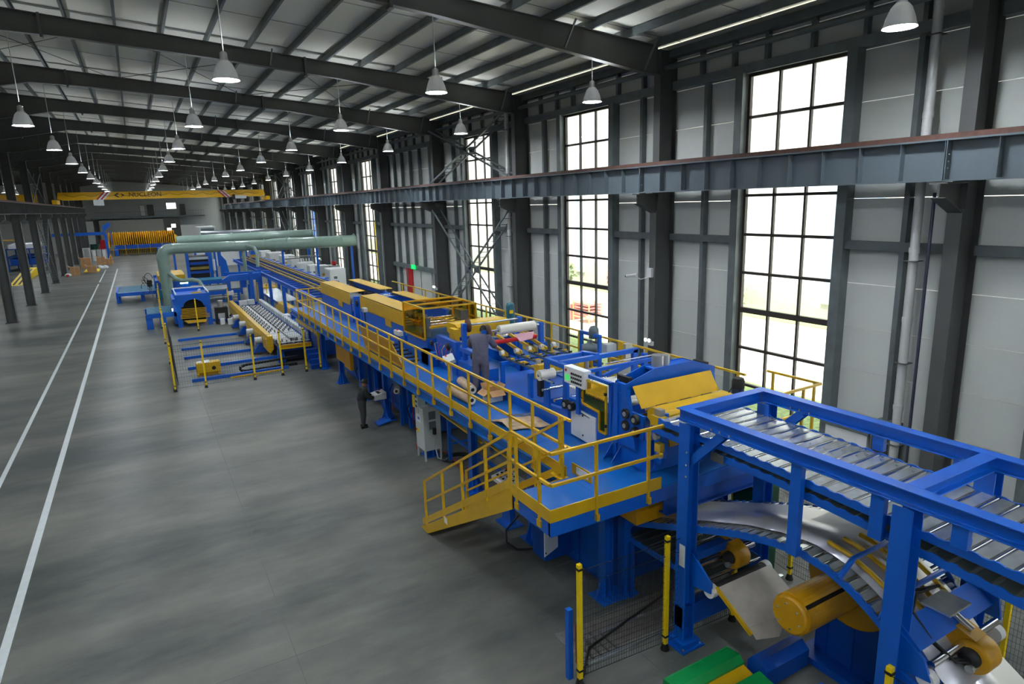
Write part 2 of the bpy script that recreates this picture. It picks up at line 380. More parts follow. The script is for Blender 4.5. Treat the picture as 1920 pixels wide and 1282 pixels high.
# ---- crane runway girders
def girder(x, face, name_lab, y0, y1):
    GIRD = globals()['GIRD'] if x > 0 else STEEL
    o = thing('crane_runway_girder', name_lab, 'girder', (x, y0, 7.87))
    MB().box(x-.01, x+.01, y0, y1, 7.9, 8.8).build('web_plate', GIRD, o)
    MB().box(x-.2, x+.2, y0, y1, 7.86, 7.9).build('bottom_flange', GIRD, o)
    MB().box(x-.22, x+.22, y0, y1, 8.76, 8.8).build('top_flange', GIRD, o)
    MB().box(x-.05, x+.05, y0, y1, 8.8, 8.93).build('crane_rail', RUST, o)
    src = None; y = y0+.5; i = 0; rest = MB()
    while y < y1:
        if i < 110:
            if src is None: src = MB().box(x-.2, x+.2, y-.008, y+.008, 7.9, 8.76).build('stiffener', GIRD, o)
            else: inst(src, o, (0, y-(y0+.5), 0))
        else: rest.box(x-.2, x+.2, y-.008, y+.008, 7.9, 8.76)
        y += B/10; i += 1
    if rest.v: rest.build('stiffener', GIRD, o, kind='stuff')
    # splice plates with bolts at each column
    src = None
    for k in range(-1, 14):
        yy = Y0+B*k if x > 0 else ly0+10.5*(k-4)
        if not y0 < yy < y1: continue
        if src is None:
            m = MB(); m.box(x-.21, x+.21, yy-.03, yy-.012, 7.88, 8.76); m.box(x-.21, x+.21, yy+.012, yy+.03, 7.88, 8.76)
            for z in (8.15, 8.3, 8.45): m.tube((x-.12, yy-.06, z), (x-.12, yy+.06, z), .02, 6)
            src = m.build('splice_plate', GIRD, o); sy = yy
        else: inst(src, o, (0, yy-sy, 0))
    return o
girder(16.42, -1, 'blue grey crane girder with rusty rail running along the window wall', Y0-B-.52, 150)
girder(-8.3, 1, 'dark crane girder with rusty rail on the left row of columns', ly0-52.5, 150)
# ---- end wall with gallery
we = struct('wall_far', MB().box(-42, 18, YE, YE+.3, 0, 16), mat('far_wall_paint', (168, 172, 174), .7, var=.05)); we['_w'] = (0,0,0)
we2 = MB().box(-6.6, 5.2, YE-3.2, YE-.02, 0, 6.3).build('gallery_screen_wall', mat('grey_white_board', (152, 152, 146), .6, var=.03), we)
MB().box(8.4, 13.2, YE-3.1, YE-.02, 0, 4.8).build('gallery_screen_wall', WHT, we)
MB().box(-42, -7.6, YE-3.2, YE-.02, 0, 6.2).build('gallery_screen_wall', mat('white_board', (186, 190, 188), .6, var=.03), we)
MB().box(-8, 13.5, YE-3.6, YE-.02, 6.55, 6.8).build('gallery_slab', GIRD, we)
MB().box(5.2, 8.4, YE-3.0, YE-.02, 0, 6.5).build('dark_recess', STEEL, we)
gr = MB(); gr.bar((-7,YE-3.5,7.9),(13.4,YE-3.5,7.9),.05)
for i in range(40): gr.bar((-7+i*.52,YE-3.5,6.8),(-7+i*.52,YE-3.5,7.9),.03)
gr.build('gallery_railing', GIRT, we)
for i, (x, w, z0, z1, mm_, nm) in enumerate([(6.3,1.9,8.3,9.6,WINE,'far_window'),(6.6,.9,4.3,5.1,WINE,'far_window'),(5.7,.9,3.1,4.3,WINE,'far_window'),(1.2,.9,7.0,9.2,WHT,'gallery_door'),(2.6,1.1,7.0,9.2,STEEL,'gallery_door'),(9.0,.9,7.0,9.2,STEEL,'gallery_door')]):
    d = 3.3 if z0 < 6 else .1
    MB().box(x-.08, x+w+.08, YE-d-.06, YE-d-.03, z0-.08, z1+.08).build(nm+'_frame', STEEL, we)
    MB().box(x, x+w, YE-d-.1, YE-d-.06, z0, z1).build(nm, mm_, we)
struct('wall_back', MB().box(-42, 18, -14.3, -14, 0, 16), PANEL)
struct('wall_left', MB().box(-42.3, -42, -14, YE+.3, 0, 12), PANEL)
# ---- roof
def roofz(x): return 12.88+(XW-x)*.085 if x > -8.85 else 12.88+(XW+8.85)*.085-(-8.85-x)*.085
RX = -8.85
cm = MB()
cm.quad((XW+.3,-14,roofz(XW)+.25),(XW+.3,YE,roofz(XW)+.25),(RX,YE,roofz(RX)+.25),(RX,-14,roofz(RX)+.25),.12)
cm.quad((RX,-14,roofz(RX)+.25),(RX,YE,roofz(RX)+.25),(-42,YE,roofz(-42)+.25),(-42,-14,roofz(-42)+.25),.12)
ce = struct('ceiling', cm, ROOF); ce['_w'] = (0,0,0)
psrc = None
for i in range(26):
    x = 17.0-i*1.52
    MB().ch((x, -14, roofz(x)+.12), (x, YE, roofz(x)+.12), .09, .25, .015, 1).build('purlin', GIRT, ce)
rj = MB()
for k in range(-2, 45):
    y = k*3.5+1; rj.quad((XW, y, roofz(XW)+.235), (XW, y+.03, roofz(XW)+.235), (RX, y+.03, roofz(RX)+.235), (RX, y, roofz(RX)+.235), .006)
rj.build('roof_sheet_joint', STEEL, ce, kind='stuff')
# rafters
RP = [(17.0, 12.0), (16.2, 12.06), (12, 12.62), (8.5, 13.08), (3.4, 13.55), (-1.3, 13.88), (-3.5, 13.95), (-7.4, 13.2), (-8.85, 13.02), (-10.3, 13.2), (-14, 13.9), (-22, 13.3), (-32, 12.5), (-41.9, 11.6)]
RT = [(-41.9, roofz(-41.9)), (-8.85, roofz(-8.85)), (17.0, roofz(17.0))]
def rafter(y):
    o = thing('roof_rafter', '', 'beam', (0, y, 12), 'tapered dark rafters under the roof')
    MB().prism(RP+RT, 'y', y-.012, y+.012).build('rafter_web', STEEL, o)
    m = MB()
    for (a, b) in zip(RP[:-1], RP[1:]): m.quad((a[0],y-.13,a[1]),(a[0],y+.13,a[1]),(b[0],y+.13,b[1]),(b[0],y-.13,b[1]),-.025)
    m.build('bottom_flange', STEEL, o)
    m = MB()
    for (a, b) in zip(RT[:-1], RT[1:]): m.quad((a[0],y-.13,a[1]),(a[0],y+.13,a[1]),(b[0],y+.13,b[1]),(b[0],y-.13,b[1]),.025)
    m.build('top_flange', STEEL, o)
    for x, z in ((7.0, 13.22), (-2.0, 13.9), (-6.4, 13.4)):
        m = MB(); m.box(x-.042, x+.042, y-.17, y+.17, z-.12, roofz(x)+.02); m.build('splice_plate', STEEL, o)
    for x, z in ((12.9, 12.55), (16.3, 12.1), (5.6, 13.4)):
        MB().bar((x, y-.1, z), (x, y-.75, roofz(x)-.02), .05).build('fly_brace', GIRT, o)
    return o
r0 = rafter(Y0)
r0['label'] = 'tapered dark steel rafter above the nearest window-wall column, cut by the frame top'
for k in range(-1, NB):
    if k: dup(r0, (0, B*k, 0), None, 'tapered dark steel rafter crossing the roof, %s beyond the nearest' % ordn(k-1) if k > 0 else 'tapered dark steel rafter behind the camera')
# roof rod bracing
rb = MB()
for k in (2, 7): 
    a, b = Y0+B*k, Y0+B*(k+1)
    for x0, x1 in ((12, 6), (6, 0), (0, -6)):
        rb.tube((x0, a, roofz(x0)-.08), (x1, b, roofz(x1)-.08), .015, 5); rb.tube((x1, a, roofz(x1)-.08), (x0, b, roofz(x0)-.08), .015, 5)
rb.build('brace_rod', STEEL, ce)
# laced cross braces on the wall
def laced(mb, p, q, w=.55):
    p, q = Vector(p), Vector(q); d = (q-p).normalized()
    off = Vector((w, 0, 0)); mb.bar(p, q, .1, .06, upv=(1,0,0)); mb.bar(p+off, q+off, .1, .06, upv=(1,0,0))
    n = int((q-p).length/.55)
    for i in range(n):
        c = p+(q-p)*(i+.5)/n; mb.bar(c, c+off, .05, .03)
def cross(k, lab, x=16.75, y=None):
    a = (Y0+B*k if y is None else y)+.25; b = a+B-.5
    o = thing('cross_brace', lab, 'brace', (x, a, 0))
    for z0, z1 in ((.3, 7.3), (9.0, 12.2)):
        for s in (0, 1):
            m = MB(); laced(m, (x+(.0 if s else .02), a if s else b, z0), (x+(.0 if s else .02), b if s else a, z1)); m.build('laced_strut', GIRT, o)
        zc = (z0+z1)/2; yc = (a+b)/2
        for xx in (x, x+.53): MB().box(xx-.01, xx+.05, yc-.35, yc+.35, zc-.22, zc+.22).build('gusset_plate', GIRT, o)
    return o
cross(2, 'ladder-like cross brace over the third window, grey steel')
cross(7, 'distant ladder-like cross brace on the window wall near the crane bridge')
cross(0, 'ladder-like cross brace in the left column row near the big yellow ramp', -9.1, ly0+21)
# ---- outside
og = struct('ground_outside', MB().box(18.1, 120, -40, 220, -.35, -.05), ASPH); og['_w'] = (0,0,0)
for x0, x1 in ((18.15, 21.5), (33.6, 36.4)): MB().box(x0, x1, -40, 220, -.06, -.01).build('grass_strip', GRASS, og)
nb = thing('neighbour_building', 'white clad industrial building seen through the windows', 'building', (37, 60, 0))
MB().box(36.6, 37, -40, 150, 1.9, 16).build('cladding', EXTW, nb)
MB().box(36.5, 36.6, -40, 150, 0, 1.9).build('block_plinth', EXTB, nb)
MB().box(37, 50, -40, 150, 15.9, 16.2).build('roof', EXTW, nb)
BG = mat('blue_window_glass', (150, 168, 186), .15, var=.05)
for y, w in ((23.2, 1.7), (50.6, .5), (66, 1.6), (84, 1.6)):
    MB().box(36.4, 36.5, y-w-.15, y+w+.15, .9, 12.0).build('window_strip_frame', WHT, nb); MB().box(36.35, 36.4, y-w, y+w, 1.1, 11.8).build('window_strip', BG, nb)
bb = single(MB().box(38, 50, 152, 175, 0, 9), 'neighbour_building', mat('blue_cladding', (44, 104, 196), .5), 'blue clad building outside beyond the white one', 'building')
for i, (y, s, c, l) in enumerate([(50.5, .9, (130,145,100), 'pale green shrub on the grass by the white building outside'), (44.5, .7, (175,140,130), 'reddish shrub on the grass by the white building outside'), (30.5, .9, (130,145,100), 'green shrub outside the nearest window, by the plinth')]):
    m = MB()
    for j in range(90):
        a, b_, r = random.uniform(0, 2*PI), random.uniform(0, PI), s*random.uniform(.4, 1)
        c0 = Vector((35.3+r*math.sin(b_)*math.cos(a)*.7, y+r*math.sin(b_)*math.sin(a), .95+r*math.cos(b_)))
        d = Vector((random.uniform(-1,1), random.uniform(-1,1), random.uniform(-1,1))).normalized()*.14; e = d.orthogonal()
        m.quad(c0-d, c0-e, c0+d, c0+e, .004)
    o = thing('shrub', l, 'shrub', (35.3, y, 0)); m.build('foliage', mat('shrub_leaf_%d' % i, c, .8), o, kind='stuff'); MB().tube((35.3,y,-.02),(35.3,y,.9),.04,6).build('stem', CARD, o)
t = thing('red_machine', 'glare-paled red farm-like machine with yellow cage standing outside the second window', 'machine', (24.5, 34, 0))
PRED = mat('glare_paled_red', (196, 120, 112), .7); PYEL = mat('glare_paled_yellow', (226, 200, 120), .7)  # red and yellow paled in the colour to imitate overexposed daylight
MB().box(24.0, 25.2, 34.4, 35.8, .0, 1.0).build('body', PRED, t)
for i in range(4): MB().box(24, 25.1, 32.6, 34.0, .45+i*.2, .57+i*.2).build('slat', PRED, t)
for y in (32.4, 33.2, 34.1):
    for x in (24.0, 25): MB().bar((x,y,-.05),(x,y,1.3),.06).build('cage_post', PYEL, t)
for z in (.3, .7, 1.25): MB().bar((24,32.4,z),(24,34.1,z),.05).build('cage_bar', PYEL, t)
t = thing('scissor_lift', 'yellow scaffold lift outside the window left of the red door', 'lift', (22.5, 66, 0)); m = MB()
for y in (64.8, 67.5):
    for x in (22, 23.4): m.bar((x,y,-.05),(x,y,6.2),.1)
for z in (.8,1.8,2.8,3.8,4.8,5.4,6.2): m.bar((22,64.8,z),(22,67.5,z),.09); m.bar((23.4,64.8,z),(23.4,67.5,z),.09)
m.build('mast', BYEL, t)
# ---- red door, exit sign, wall furniture
d1 = struct('door_1', MB().box(XW-.14, XW-.02, 42.6, 46.4, 0, 2.95), PANEL); d1['_w'] = (0,0,0)
MB().box(XW-.22, XW-.14, 46.1, 47.35, 0, 2.98).build('door_curtain', RED, d1, label='red strip at the far side of the door')
MB().box(XW-.17, XW-.14, 44.48, 44.52, 0, 2.9).build('door_seam', STEEL, d1)
MB().box(XW-.2, XW-.14, 42.5, 46.5, 2.93, 3.0).build('door_lintel', RED, d1)
t = thing('exit_sign', 'small glowing green emergency exit sign above the red-edged door', 'sign', (17.5, 45.3, 3.1))
MB().box(17.44, 17.5, 45.0, 45.75, 3.0, 3.3).build('sign_box', EXITG, t); m = MB()
m.tube((17.435,45.4,3.24),(17.43,45.4,3.24),.03,8); m.bar((17.43,45.4,3.2),(17.43,45.36,3.12),.03,.01); m.bar((17.43,45.36,3.12),(17.43,45.45,3.04),.025,.01); m.bar((17.43,45.36,3.12),(17.43,45.28,3.06),.025,.01); m.bar((17.43,45.3,3.2),(17.43,45.48,3.15),.02,.01)
m.build('running_figure', WHT, t)
def emlight(x, y, z, lab):
    t = thing('emergency_light', lab, 'lamp', (x, y, z), 'twin emergency lights on the columns')
    MB().box(x-.06, x+.03, y-.16, y+.16, z-.14, z+.02).build('battery_box', WHT, t)
    for s in (-.1, .1):
        hd = MB().lathe((x-.16, y+s, z+.08), [(.03,.1),(.07,.05),(.08,0)], 12, 'x').build('lamp_head', WHT, t)
        MB().lathe((x-.17, y+s, z+.08), [(.065,.0),(.04,.01)], 12, 'x').build('lens', EML, hd)
emlight(16.85, 18.75, 2.18, 'glowing twin emergency light on the column between second and nearest windows')
emlight(16.85, 39.8, 2.2, 'glowing twin emergency light on the column beside the red-edged door')
emlight(16.85, 71.1, 2.2, 'small distant emergency light on the column past the green pipes')
t = thing('security_camera', 'white security camera on a bracket half way up a column', 'camera', (16.8, 18.9, 4.8))
MB().box(16.78, 16.9, 18.7, 18.95, 4.7, 5.05).build('junction_box', WHT, t); MB().path([(16.8,18.9,4.68),(16.7,19.2,4.6),(16.65,19.45,4.7)], .02, 6).build('bracket', WHT, t)
cb = MB().tube((16.6,19.3,4.78),(16.45,19.75,4.7),.06,10).build('camera_body', WHT, t); MB().tube((16.45,19.75,4.7),(16.44,19.79,4.695),.045,10).build('lens', BLK, cb)
def downpipe(k, lab):
    y = Y0+B*k+1.0; t = thing('downpipe', lab, 'pipe', (17.2, y, 0), 'white rainwater downpipes on the window wall')
    MB().path([(17.2,y,0),(17.2,y,12.0),(17.2,y-.02,12.2),(17.35,y-.3,12.4),(17.35,y-.35,12.7)], .11, 12).build('pipe', PVC, t)
    for z in (1.9, 4.3, 6.1, 9.4): MB().tube((17.2,y,z),(17.2,y,z+.14),.128,12).build('collar', PVC, t)
    for z in (.9, 3.2, 5.9, 8.7, 11.3): MB().bar((17.2,y-.16,z),(17.2,y+.16,z),.34,.02).build('clamp', STEEL, t)
downpipe(0, 'thick white downpipe on the wall beside the nearest grey column')
downpipe(2, 'slim white downpipe at the column between second and third windows')
downpipe(8, 'white downpipe at the far column beside the distant cross brace')
single(MB().path([(17.1,8.9,0),(17.1,8.9,7.6)],.04,8), 'conduit', mat('dark_conduit', (60,60,78), .5), 'thin dark conduit between the thick downpipe and nearest column', 'pipe')
t = thing('fire_cabinet', 'grey framed fire cabinet with red lettering by the thick downpipe', 'cabinet', (17.4, 9.7, 0))
MB().box(17.3, 17.8, 9.45, 10.05, .1, 1.35).build('cabinet_body', GIRT, t); MB().box(17.27, 17.3, 9.52, 9.98, .3, 1.2).build('glass_door', mat('dark_glass', (70,62,62), .2), t)
MB().box(17.262, 17.27, 9.56, 9.94, .85, 1.1).build('red_lettering_band', RED, t)
t = thing('wall_heater', 'long low grey sill box with white front below the wall panels', 'heater', (17.4, 10.8, 0))
MB().box(17.3, 17.8, 10.1, 11.5, .85, .95).build('lid', GIRT, t); MB().box(17.33, 17.8, 10.15, 11.45, 0, .85).build('front_panel', WHT, t)
# ---- lamps
def lamp(x, y, zr=10.95):
    o = thing('high_bay_lamp', '', 'lamp', (x, y, zr), 'pendant high bay lamps under the rafters')
    MB().lathe((x,y,zr), [(.33,0),(.31,.05),(.27,.2),(.2,.38),(.13,.46)], 20, caps=False).build('reflector', SHADE, o)
    pd = bpy.data.lights.new('roof_fill_light', 'SPOT'); pd.spot_size = math.radians(125); pd.spot_blend = .8; pd.energy = UPL; pd.shadow_soft_size = .08; pd.color = (.9, .95, 1); po = bpy.data.objects.new('roof_fill_light', pd); COL.objects.link(po); po.parent = o; po.location = (.2, 0, .6); po.rotation_euler = (PI, 0, 0)  # added fill spot beside the cap, aimed up to brighten the roof
    m = MB().lathe((x,y,zr), [(.13,.45),(.1,.5),(.09,.66),(.03,.7)], 14).build('lamp_cap', ALU, o)
    MB().tube((x,y,zr+.68),(x,y,zr+2.6),.014,6).build('cord', GREY, o)
    MB().lathe((x,y,zr), [(.3,.03),(.3,.05),(.01,.06)], 20).build('diffuser', LAMPE, o)
    return o
def rafter_z(x):
    for (a, b) in zip(RP[:-1], RP[1:]):
        if b[0] <= x <= a[0]: return a[1]+(b[1]-a[1])*(a[0]-x)/(a[0]-b[0])
    return 12.5
L0 = lamp(0, 0)
rows = [(14.15, 10.95, 'the row nearest the windows'), (8.35, 10.95, 'the second row from the windows'), (2.5, 10.95, 'the third row from the windows'), (-3.0, 10.82, 'the fourth row from the windows'), (-15, 10.9, 'the row past the left columns')]
first = True
for i, (x, z, rn) in enumerate(rows):
    for k in range(-2, 14):
        lab = 'silver pendant lamp, %s from the camera in %s' % (ordn(k), rn) if k >= 0 else 'silver pendant lamp %s the camera in %s' % ('just behind' if k == -1 else 'two bays behind', rn)
        c = L0 if first else dup(L0, (0,0,0), None, lab)
        first = False; c['label'] = lab; c.location = (x, Y0+.1+B*k, z); c['_w'] = tuple(c.location)
        for ch in c.children:
            if ch.name.startswith('cord'): ch.scale.z = (rafter_z(x)-z)/2.6
# ================================================================ ROLLER TABLES, GANTRY, DECOILER (foreground)
def interp(path, d):
    acc = 0
    for (a, b) in zip(path[:-1], path[1:]):
        L = math.hypot(b[0]-a[0], b[1]-a[1])
        if acc+L >= d: t = (d-acc)/L; return (a[0]+(b[0]-a[0])*t, a[1]+(b[1]-a[1])*t), ((b[0]-a[0])/L, (b[1]-a[1])/L)
        acc += L
    return path[-1], ((b[0]-a[0])/L, (b[1]-a[1])/L)
def plen(path): return sum(math.hypot(b[0]-a[0], b[1]-a[1]) for a, b in zip(path[:-1], path[1:]))
def rail_mesh(path, x, h=.1, pitch=.25, w=.012, ph=0.):
    top = []; bot = []; L = plen(path); n = int(L/pitch*4)
    for i in range(n+1):
        (y, z), (dy, dz) = interp(path, L*i/n); up_ = (-dz, dy) if dy > 0 else (dz, -dy)
        k = 0 if i % 4 in (0, 1) else -.02
        top.append((y+up_[0]*(.02+k), z+up_[1]*(.02+k))); bot.append((y-up_[0]*h, z-up_[1]*h))
    return MB().prism(top+bot[::-1], 'x', x-w, x+w)
def table(t, path, xa, xb, pitch=.25, pw=.165, rr=.032, z_roller=-.012, plate=True, roll_m=None, plate_m=None):
    L = plen(path); n = int(L/pitch); ps = rs = None
    for x in (xa, xb): rail_mesh(path, x, .1, pitch).build('side_rail', BLUE, t)
    for i in range(n):
        (y, z), (dy, dz) = interp(path, (i+.5)*pitch); ang = math.atan2(dz, dy) if dy > 0 else math.atan2(-dz, -dy)
        if plate:
            if ps is None:
                m = MB(); h = pw/2; m.prism([(-h,0),(-h,-.03),(-h+.004,-.03),(-h+.006,-.006),(h-.006,-.006),(h-.004,-.03),(h,-.03),(h,0)], 'x', xa+.02, xb-.02)
                o = m.build('slide_plate', plate_m or GALV); o.parent = t; ps = o
            else: o = ps.copy(); COL.objects.link(o); o.parent = t
            o.location = Vector((0, y, z))-Vector(t['_w']); o.rotation_euler = (ang, 0, 0)
        (y, z), _ = interp(path, (i+1)*pitch)
        if rs is None:
            o = MB().tube((xa+.02, 0, 0), (xb-.02, 0, 0), rr, 12).build('roller', roll_m or CHR); o.parent = t; rs = o
        else: o = rs.copy(); COL.objects.link(o); o.parent = t
        o.location = Vector((0, y, z+z_roller-.015))-Vector(t['_w'])
t = thing('roller_conveyor', 'upper bright roller table with steel slide plates inside the blue gantry', 'conveyor', (8.4, 5, 3.8))
table(t, [(8.12, 3.89), (5.7, 3.86), (3.6, 3.78), (1.2, 3.7)], 7.52, 9.22, pitch=.226, pw=.15)
t = thing('roller_conveyor', 'lower darker roller table hanging just beneath the upper one in the gantry', 'conveyor', (8.4, 5, 3.5))
table(t, [(8.3, 3.7), (5.7, 3.69), (4.2, 3.6), (1.2, 3.36)], 7.52, 9.22, pitch=.226, pw=.15, plate_m=mat('dark_slide_plate', (120, 132, 130), .3, metal=.8, var=.1), roll_m=mat('dull_roller', (160,165,165), .3, metal=.9))
MB().box(7.46, 7.48, 6.6, 6.85, 3.58, 3.72).build('sensor_plate', STEEL, t)

def hpost(t, x, y, z1, w=.24, base=True):
    MB().ib((x, y, .03 if base else 0), (x, y, z1), w, w, .018, upv=(1,0,0)).build('post', BLUE, t, bev=.003)
    if base:
        b = MB().box(x-.26, x+.26, y-.26, y+.26, 0, .03).build('base_plate', BLUE, t)
        for sx in (-.2, .2):
            for sy in (-.2, .2): MB().tube((x+sx,y+sy,.03),(x+sx,y+sy,.06),.02,8).build('anchor_bolt', GALV, b)
        m = MB()
        m.box(x-.2, x+.2, y-.2, y+.2, .03, .12); m.build('base_stiffener', BLUE, t)
t = thing('gantry_frame', 'big bright blue H-beam gantry over the roller tables in the right foreground', 'frame', (8.36, 5, 0))
for x in (7.42, 9.3):
    for y in (7.28, 3.78, .2): hpost(t, x, y, 4.08)
    MB().ib((x, 7.5, 4.2), (x, -1.0, 4.2), .19, .2, .016).build('long_beam', BLUE, t, bev=.003)
for y in (7.4, 3.78, .2): MB().ib((7.52, y, 4.2), (9.2, y, 4.2), .19, .2, .016).build('cross_beam', BLUE, t, bev=.003)
for x in (7.42, 9.3):
    MB().ib((x, 7.22, 3.42), (x, 6.55, 4.1), .14, .12, .014, upv=(1,0,0)).build('knee_brace', BLUE, t)
    for yy in (6.42, 6.6, 6.78): MB().tube((x-.05,yy,4.09),(x-.05,yy,4.15),.018,8).build('bolt', GALV, t)
    for y, z in ((5.25, 2.72), (4.12, 3.5), (3.2, 3.82), (2.1, 3.5)):
        if x > 8: z = 3.86
        MB().box(x-.045, x+.045, y-.085, y+.085, z, 4.1).build('hanger', BLUE, t, bev=.004)
        MB().box(x-.05 if x > 8 else x+.04, x+.12 if x < 8 else x+.05, y-.06, y+.06, z+.02, z+.1).build('hanger_foot', BLUE, t)
for yy, zz in ((7.1,3.62),(7.1,3.4),(7.1,3.2)):
    MB().tube((7.29,yy+.1,zz),(7.27,yy+.1,zz),.018,8).build('bolt', GALV, t)
MB().box(7.283, 7.29, 7.17, 7.3, 1.55, 1.95).build('rating_label', WHT, t, label='small white label on the post')
# low ties and brackets
MB().box(7.3, 9.4, 7.2, 7.38, .35, .75).build('low_tie', DBLUE, t)
for x in (7.5,): 
    MB().prism([(7.2,1.15),(6.75,1.22),(6.75,1.4),(7.2,1.75)], 'x', x-.02, x+.02).build('roller_bracket', BLUE, t)
# --- strip conveyor arch
SP = [(9.05,1.55),(8.0,1.93),(7.2,2.24),(6.3,2.56),(5.7,2.71),(5.2,2.78),(4.75,2.73),(4.39,2.6),(4.1,2.44),(3.75,2.2)]
t = thing('strip_conveyor', 'arched blue-railed roller bed carrying the wide steel strip below the gantry', 'conveyor', (8.35, 6, 2.2))
table(t, SP, 7.52, 9.18, pitch=.17, pw=.1, rr=.035)
for y, z, z2 in ((4.6, 2.66, 2.86), (4.02, 2.38, 2.6)):
    MB().path([(7.5,y,z),(7.8,y,z2),(9.0,y,z2),(9.2,y,z)], .045, 4).build('guard_arch', BLUE, t, bev=.002)
for x, ya, yb in ((7.92,5.05,4.1),(8.2,5.0,3.85),(8.5,4.95,3.8),(8.8,4.8,3.75)):
    def zs(y):
        for (a, b) in zip(SP[:-1], SP[1:]):
            if b[0] <= y <= a[0]: return a[1]+(b[1]-a[1])*(a[0]-y)/(a[0]-b[0])
        return 2.2
    MB().path([(x, ya+(yb-ya)*i/6, zs(ya+(yb-ya)*i/6)+.09) for i in range(7)], .035, 6).build('hold_down_bar', YEL, t)
MB().tube((7.6,8.95,1.72),(9.3,8.95,1.72),.07,14).build('entry_roller', CHR, t)
MB().tube((9.3,8.95,1.72),(9.42,8.95,1.72),.1,14).build('roller_end', WHT, t)
sp2 = SP+[(3.5,1.95),(3.38,1.82),(2.96,1.56),(2.3,1.05),(1.6,.5),(1.3,.2)]
m = MB(); L = plen(sp2); N = 60; vs = []
for i in range(N+1):
    (y, z), (dy, dz) = interp(sp2, L*i/N)
    lift = .035
    vs += [(7.78, y, z+lift), (8.98, y, z+lift), (7.78, y, z+lift-.006), (8.98, y, z+lift-.006)]
fs = []
for i in range(N):
    a = i*4; b = a+4; fs += [(a,a+1,b+1,b),(a+2,b+2,b+3,a+3),(a,b,b+2,a+2),(a+1,a+3,b+3,b+1)]
m.add(vs, fs, True); single(m, 'steel_strip', STRIP, 'wide smooth bare steel strip arching over the roller bed towards the camera', 'steel strip')
# --- lower incline bed
t = thing('roller_bed', 'low dark roller bed behind the fence feeding the sloping grey plate', 'conveyor', (8.3, 7.7, 1.2))
table(t, [(9.0,1.26),(6.98,1.32)], 7.52, 8.98, pitch=.2, pw=.15, rr=.03, plate_m=mat('green_grey_plate', (84,96,94), .35, metal=.6))
for x in (7.52, 8.98):
    for y in (8.8,): MB().box(x-.04, x+.04, y-.04, y+.04, 0, 1.2).build('leg', DBLUE, t)
MB().tube((7.62,6.82,1.22),(8.9,6.82,1.22),.1,18).build('black_roller', BLK, t, label='black rubber covered roller')
for x in (7.56, 8.9): MB().tube((x-.06,6.82,1.22),(x+.06,6.82,1.22),.115,18).build('roller_end', WHT, t)
MB().tube((7.55,7.15,1.5),(8.95,7.15,1.5),.06,14).build('pinch_roller', CHR, t)
MB().tube((7.55,7.3,1.6),(8.95,7.3,1.6),.05,14).build('pinch_roller', CHR, t)
MB().bar((7.5,7.15,1.75),(9.0,7.15,1.75),.16,.14).build('press_beam', DBLUE, t)
t = thing('threading_plate', 'scuffed grey steel plate with yellow edge sloping down beside the decoiler', 'plate', (8.2, 6.2, .9))
MB().quad((7.62,6.72,1.32),(8.9,6.72,1.32),(8.9,6.0,.9),(7.62,6.08,.95),.012).build('sloping_sheet', PLATE, t)
MB().bar((7.6,6.75,1.3),(7.6,6.0,.88),.04,.07).build('edge_strip', YEL, t)
MB().quad((7.64,6.08,.94),(8.5,6.04,.92),(8.1,5.86,.74),(7.66,5.95,.8),.01).build('curled_lip', PLATE, t)
def holdwheel(lab, c, s=1., hoses=True):
    x, y, z = c; t = thing('hold_down_wheel', lab, 'machine part', c)
    MB().lathe((x-.13*s,y,z), [(.1*s,0),(.2*s,.0),(.21*s,.03),(.21*s,.27*s),(.19*s,.3*s)], 24, 'x').build('wheel_cover', AMB, t)
    MB().prism([(y-.02,z+.21*s),(y+.26*s,z+.3*s),(y+.36*s,z+.08*s),(y+.16*s,z-.14*s)], 'x', x-.1*s, x+.16*s).build('wheel_arm', AMB, t)
    MB().lathe((x-.2*s,y,z), [(.05*s,-.02),(.11*s,0),(.12*s,.08*s)], 18, 'x').build('hub_motor', BLK, t)
    MB().tube((x-.26*s,y-.05*s,z-.08*s),(x-.16*s,y-.05*s,z-.08*s),.05*s,14).build('bearing', GALV, t)
    MB().tube((x+.05,y+.1,z+.24*s),(x+.0,y+.42,z+.42*s),.045*s,12).build('cylinder', ALU, t)
    if hoses:
        for k in (0, .07):
            MB().path([(x-.2*s,y-.03+k,z-.02),(x-.45,y+.02+k,z+.05),(x-.62,y+.25+k,z+.3),(x-.6,y+.5,z+.52),(x-.3,y+.62+k,z+.6),(x+.2,y+.6,z+.55)], .018, 7).build('hose', BLK, t)
        MB().path([(x+.1,y+.5,z+.4),(x-.05,y+.35,z+.42),(x-.12,y+.42,z+.52)], .008, 6).build('air_line', RED, t)
holdwheel('amber hold-down wheel with black hub over the grey sloping plate', (8.3, 6.98, 1.56), 1., False)
holdwheel('amber hold-down wheel with looping black hoses over the strip end, bottom right', (8.42, 3.3, 2.0), 1.05)
t = thing('pinch_beam', 'blue cross beam with cylinder bracket above the strip end, bottom right', 'machine part', (8.3, 3.66, 2.35))
MB().quad((7.5,3.78,2.5),(9.25,3.78,2.5),(9.25,3.5,2.28),(7.5,3.5,2.28),.06).build('beam', BLUE, t)
MB().prism([(3.85,2.45),(3.45,2.2),(3.35,1.95),(3.75,1.9)], 'x', 7.48, 7.52).build('side_plate', BLUE, t)
MB().prism([(3.85,2.55),(3.45,2.4),(3.4,2.1),(3.75,2.1)], 'x', 9.22, 9.26).build('side_plate', BLUE, t)
MB().box(8.1, 8.6, 3.5, 3.85, 2.5, 2.53).build('valve_plate', GALV, t)
MB().tube((7.6,3.42,2.1),(9.15,3.42,2.1),.05,14).build('pinch_roller', CHR, t)
for x in (7.55, 9.15): MB().tube((x-.05,3.42,1.93),(x+.07,3.42,1.93),.11,16).build('roller_end', WHT, t)
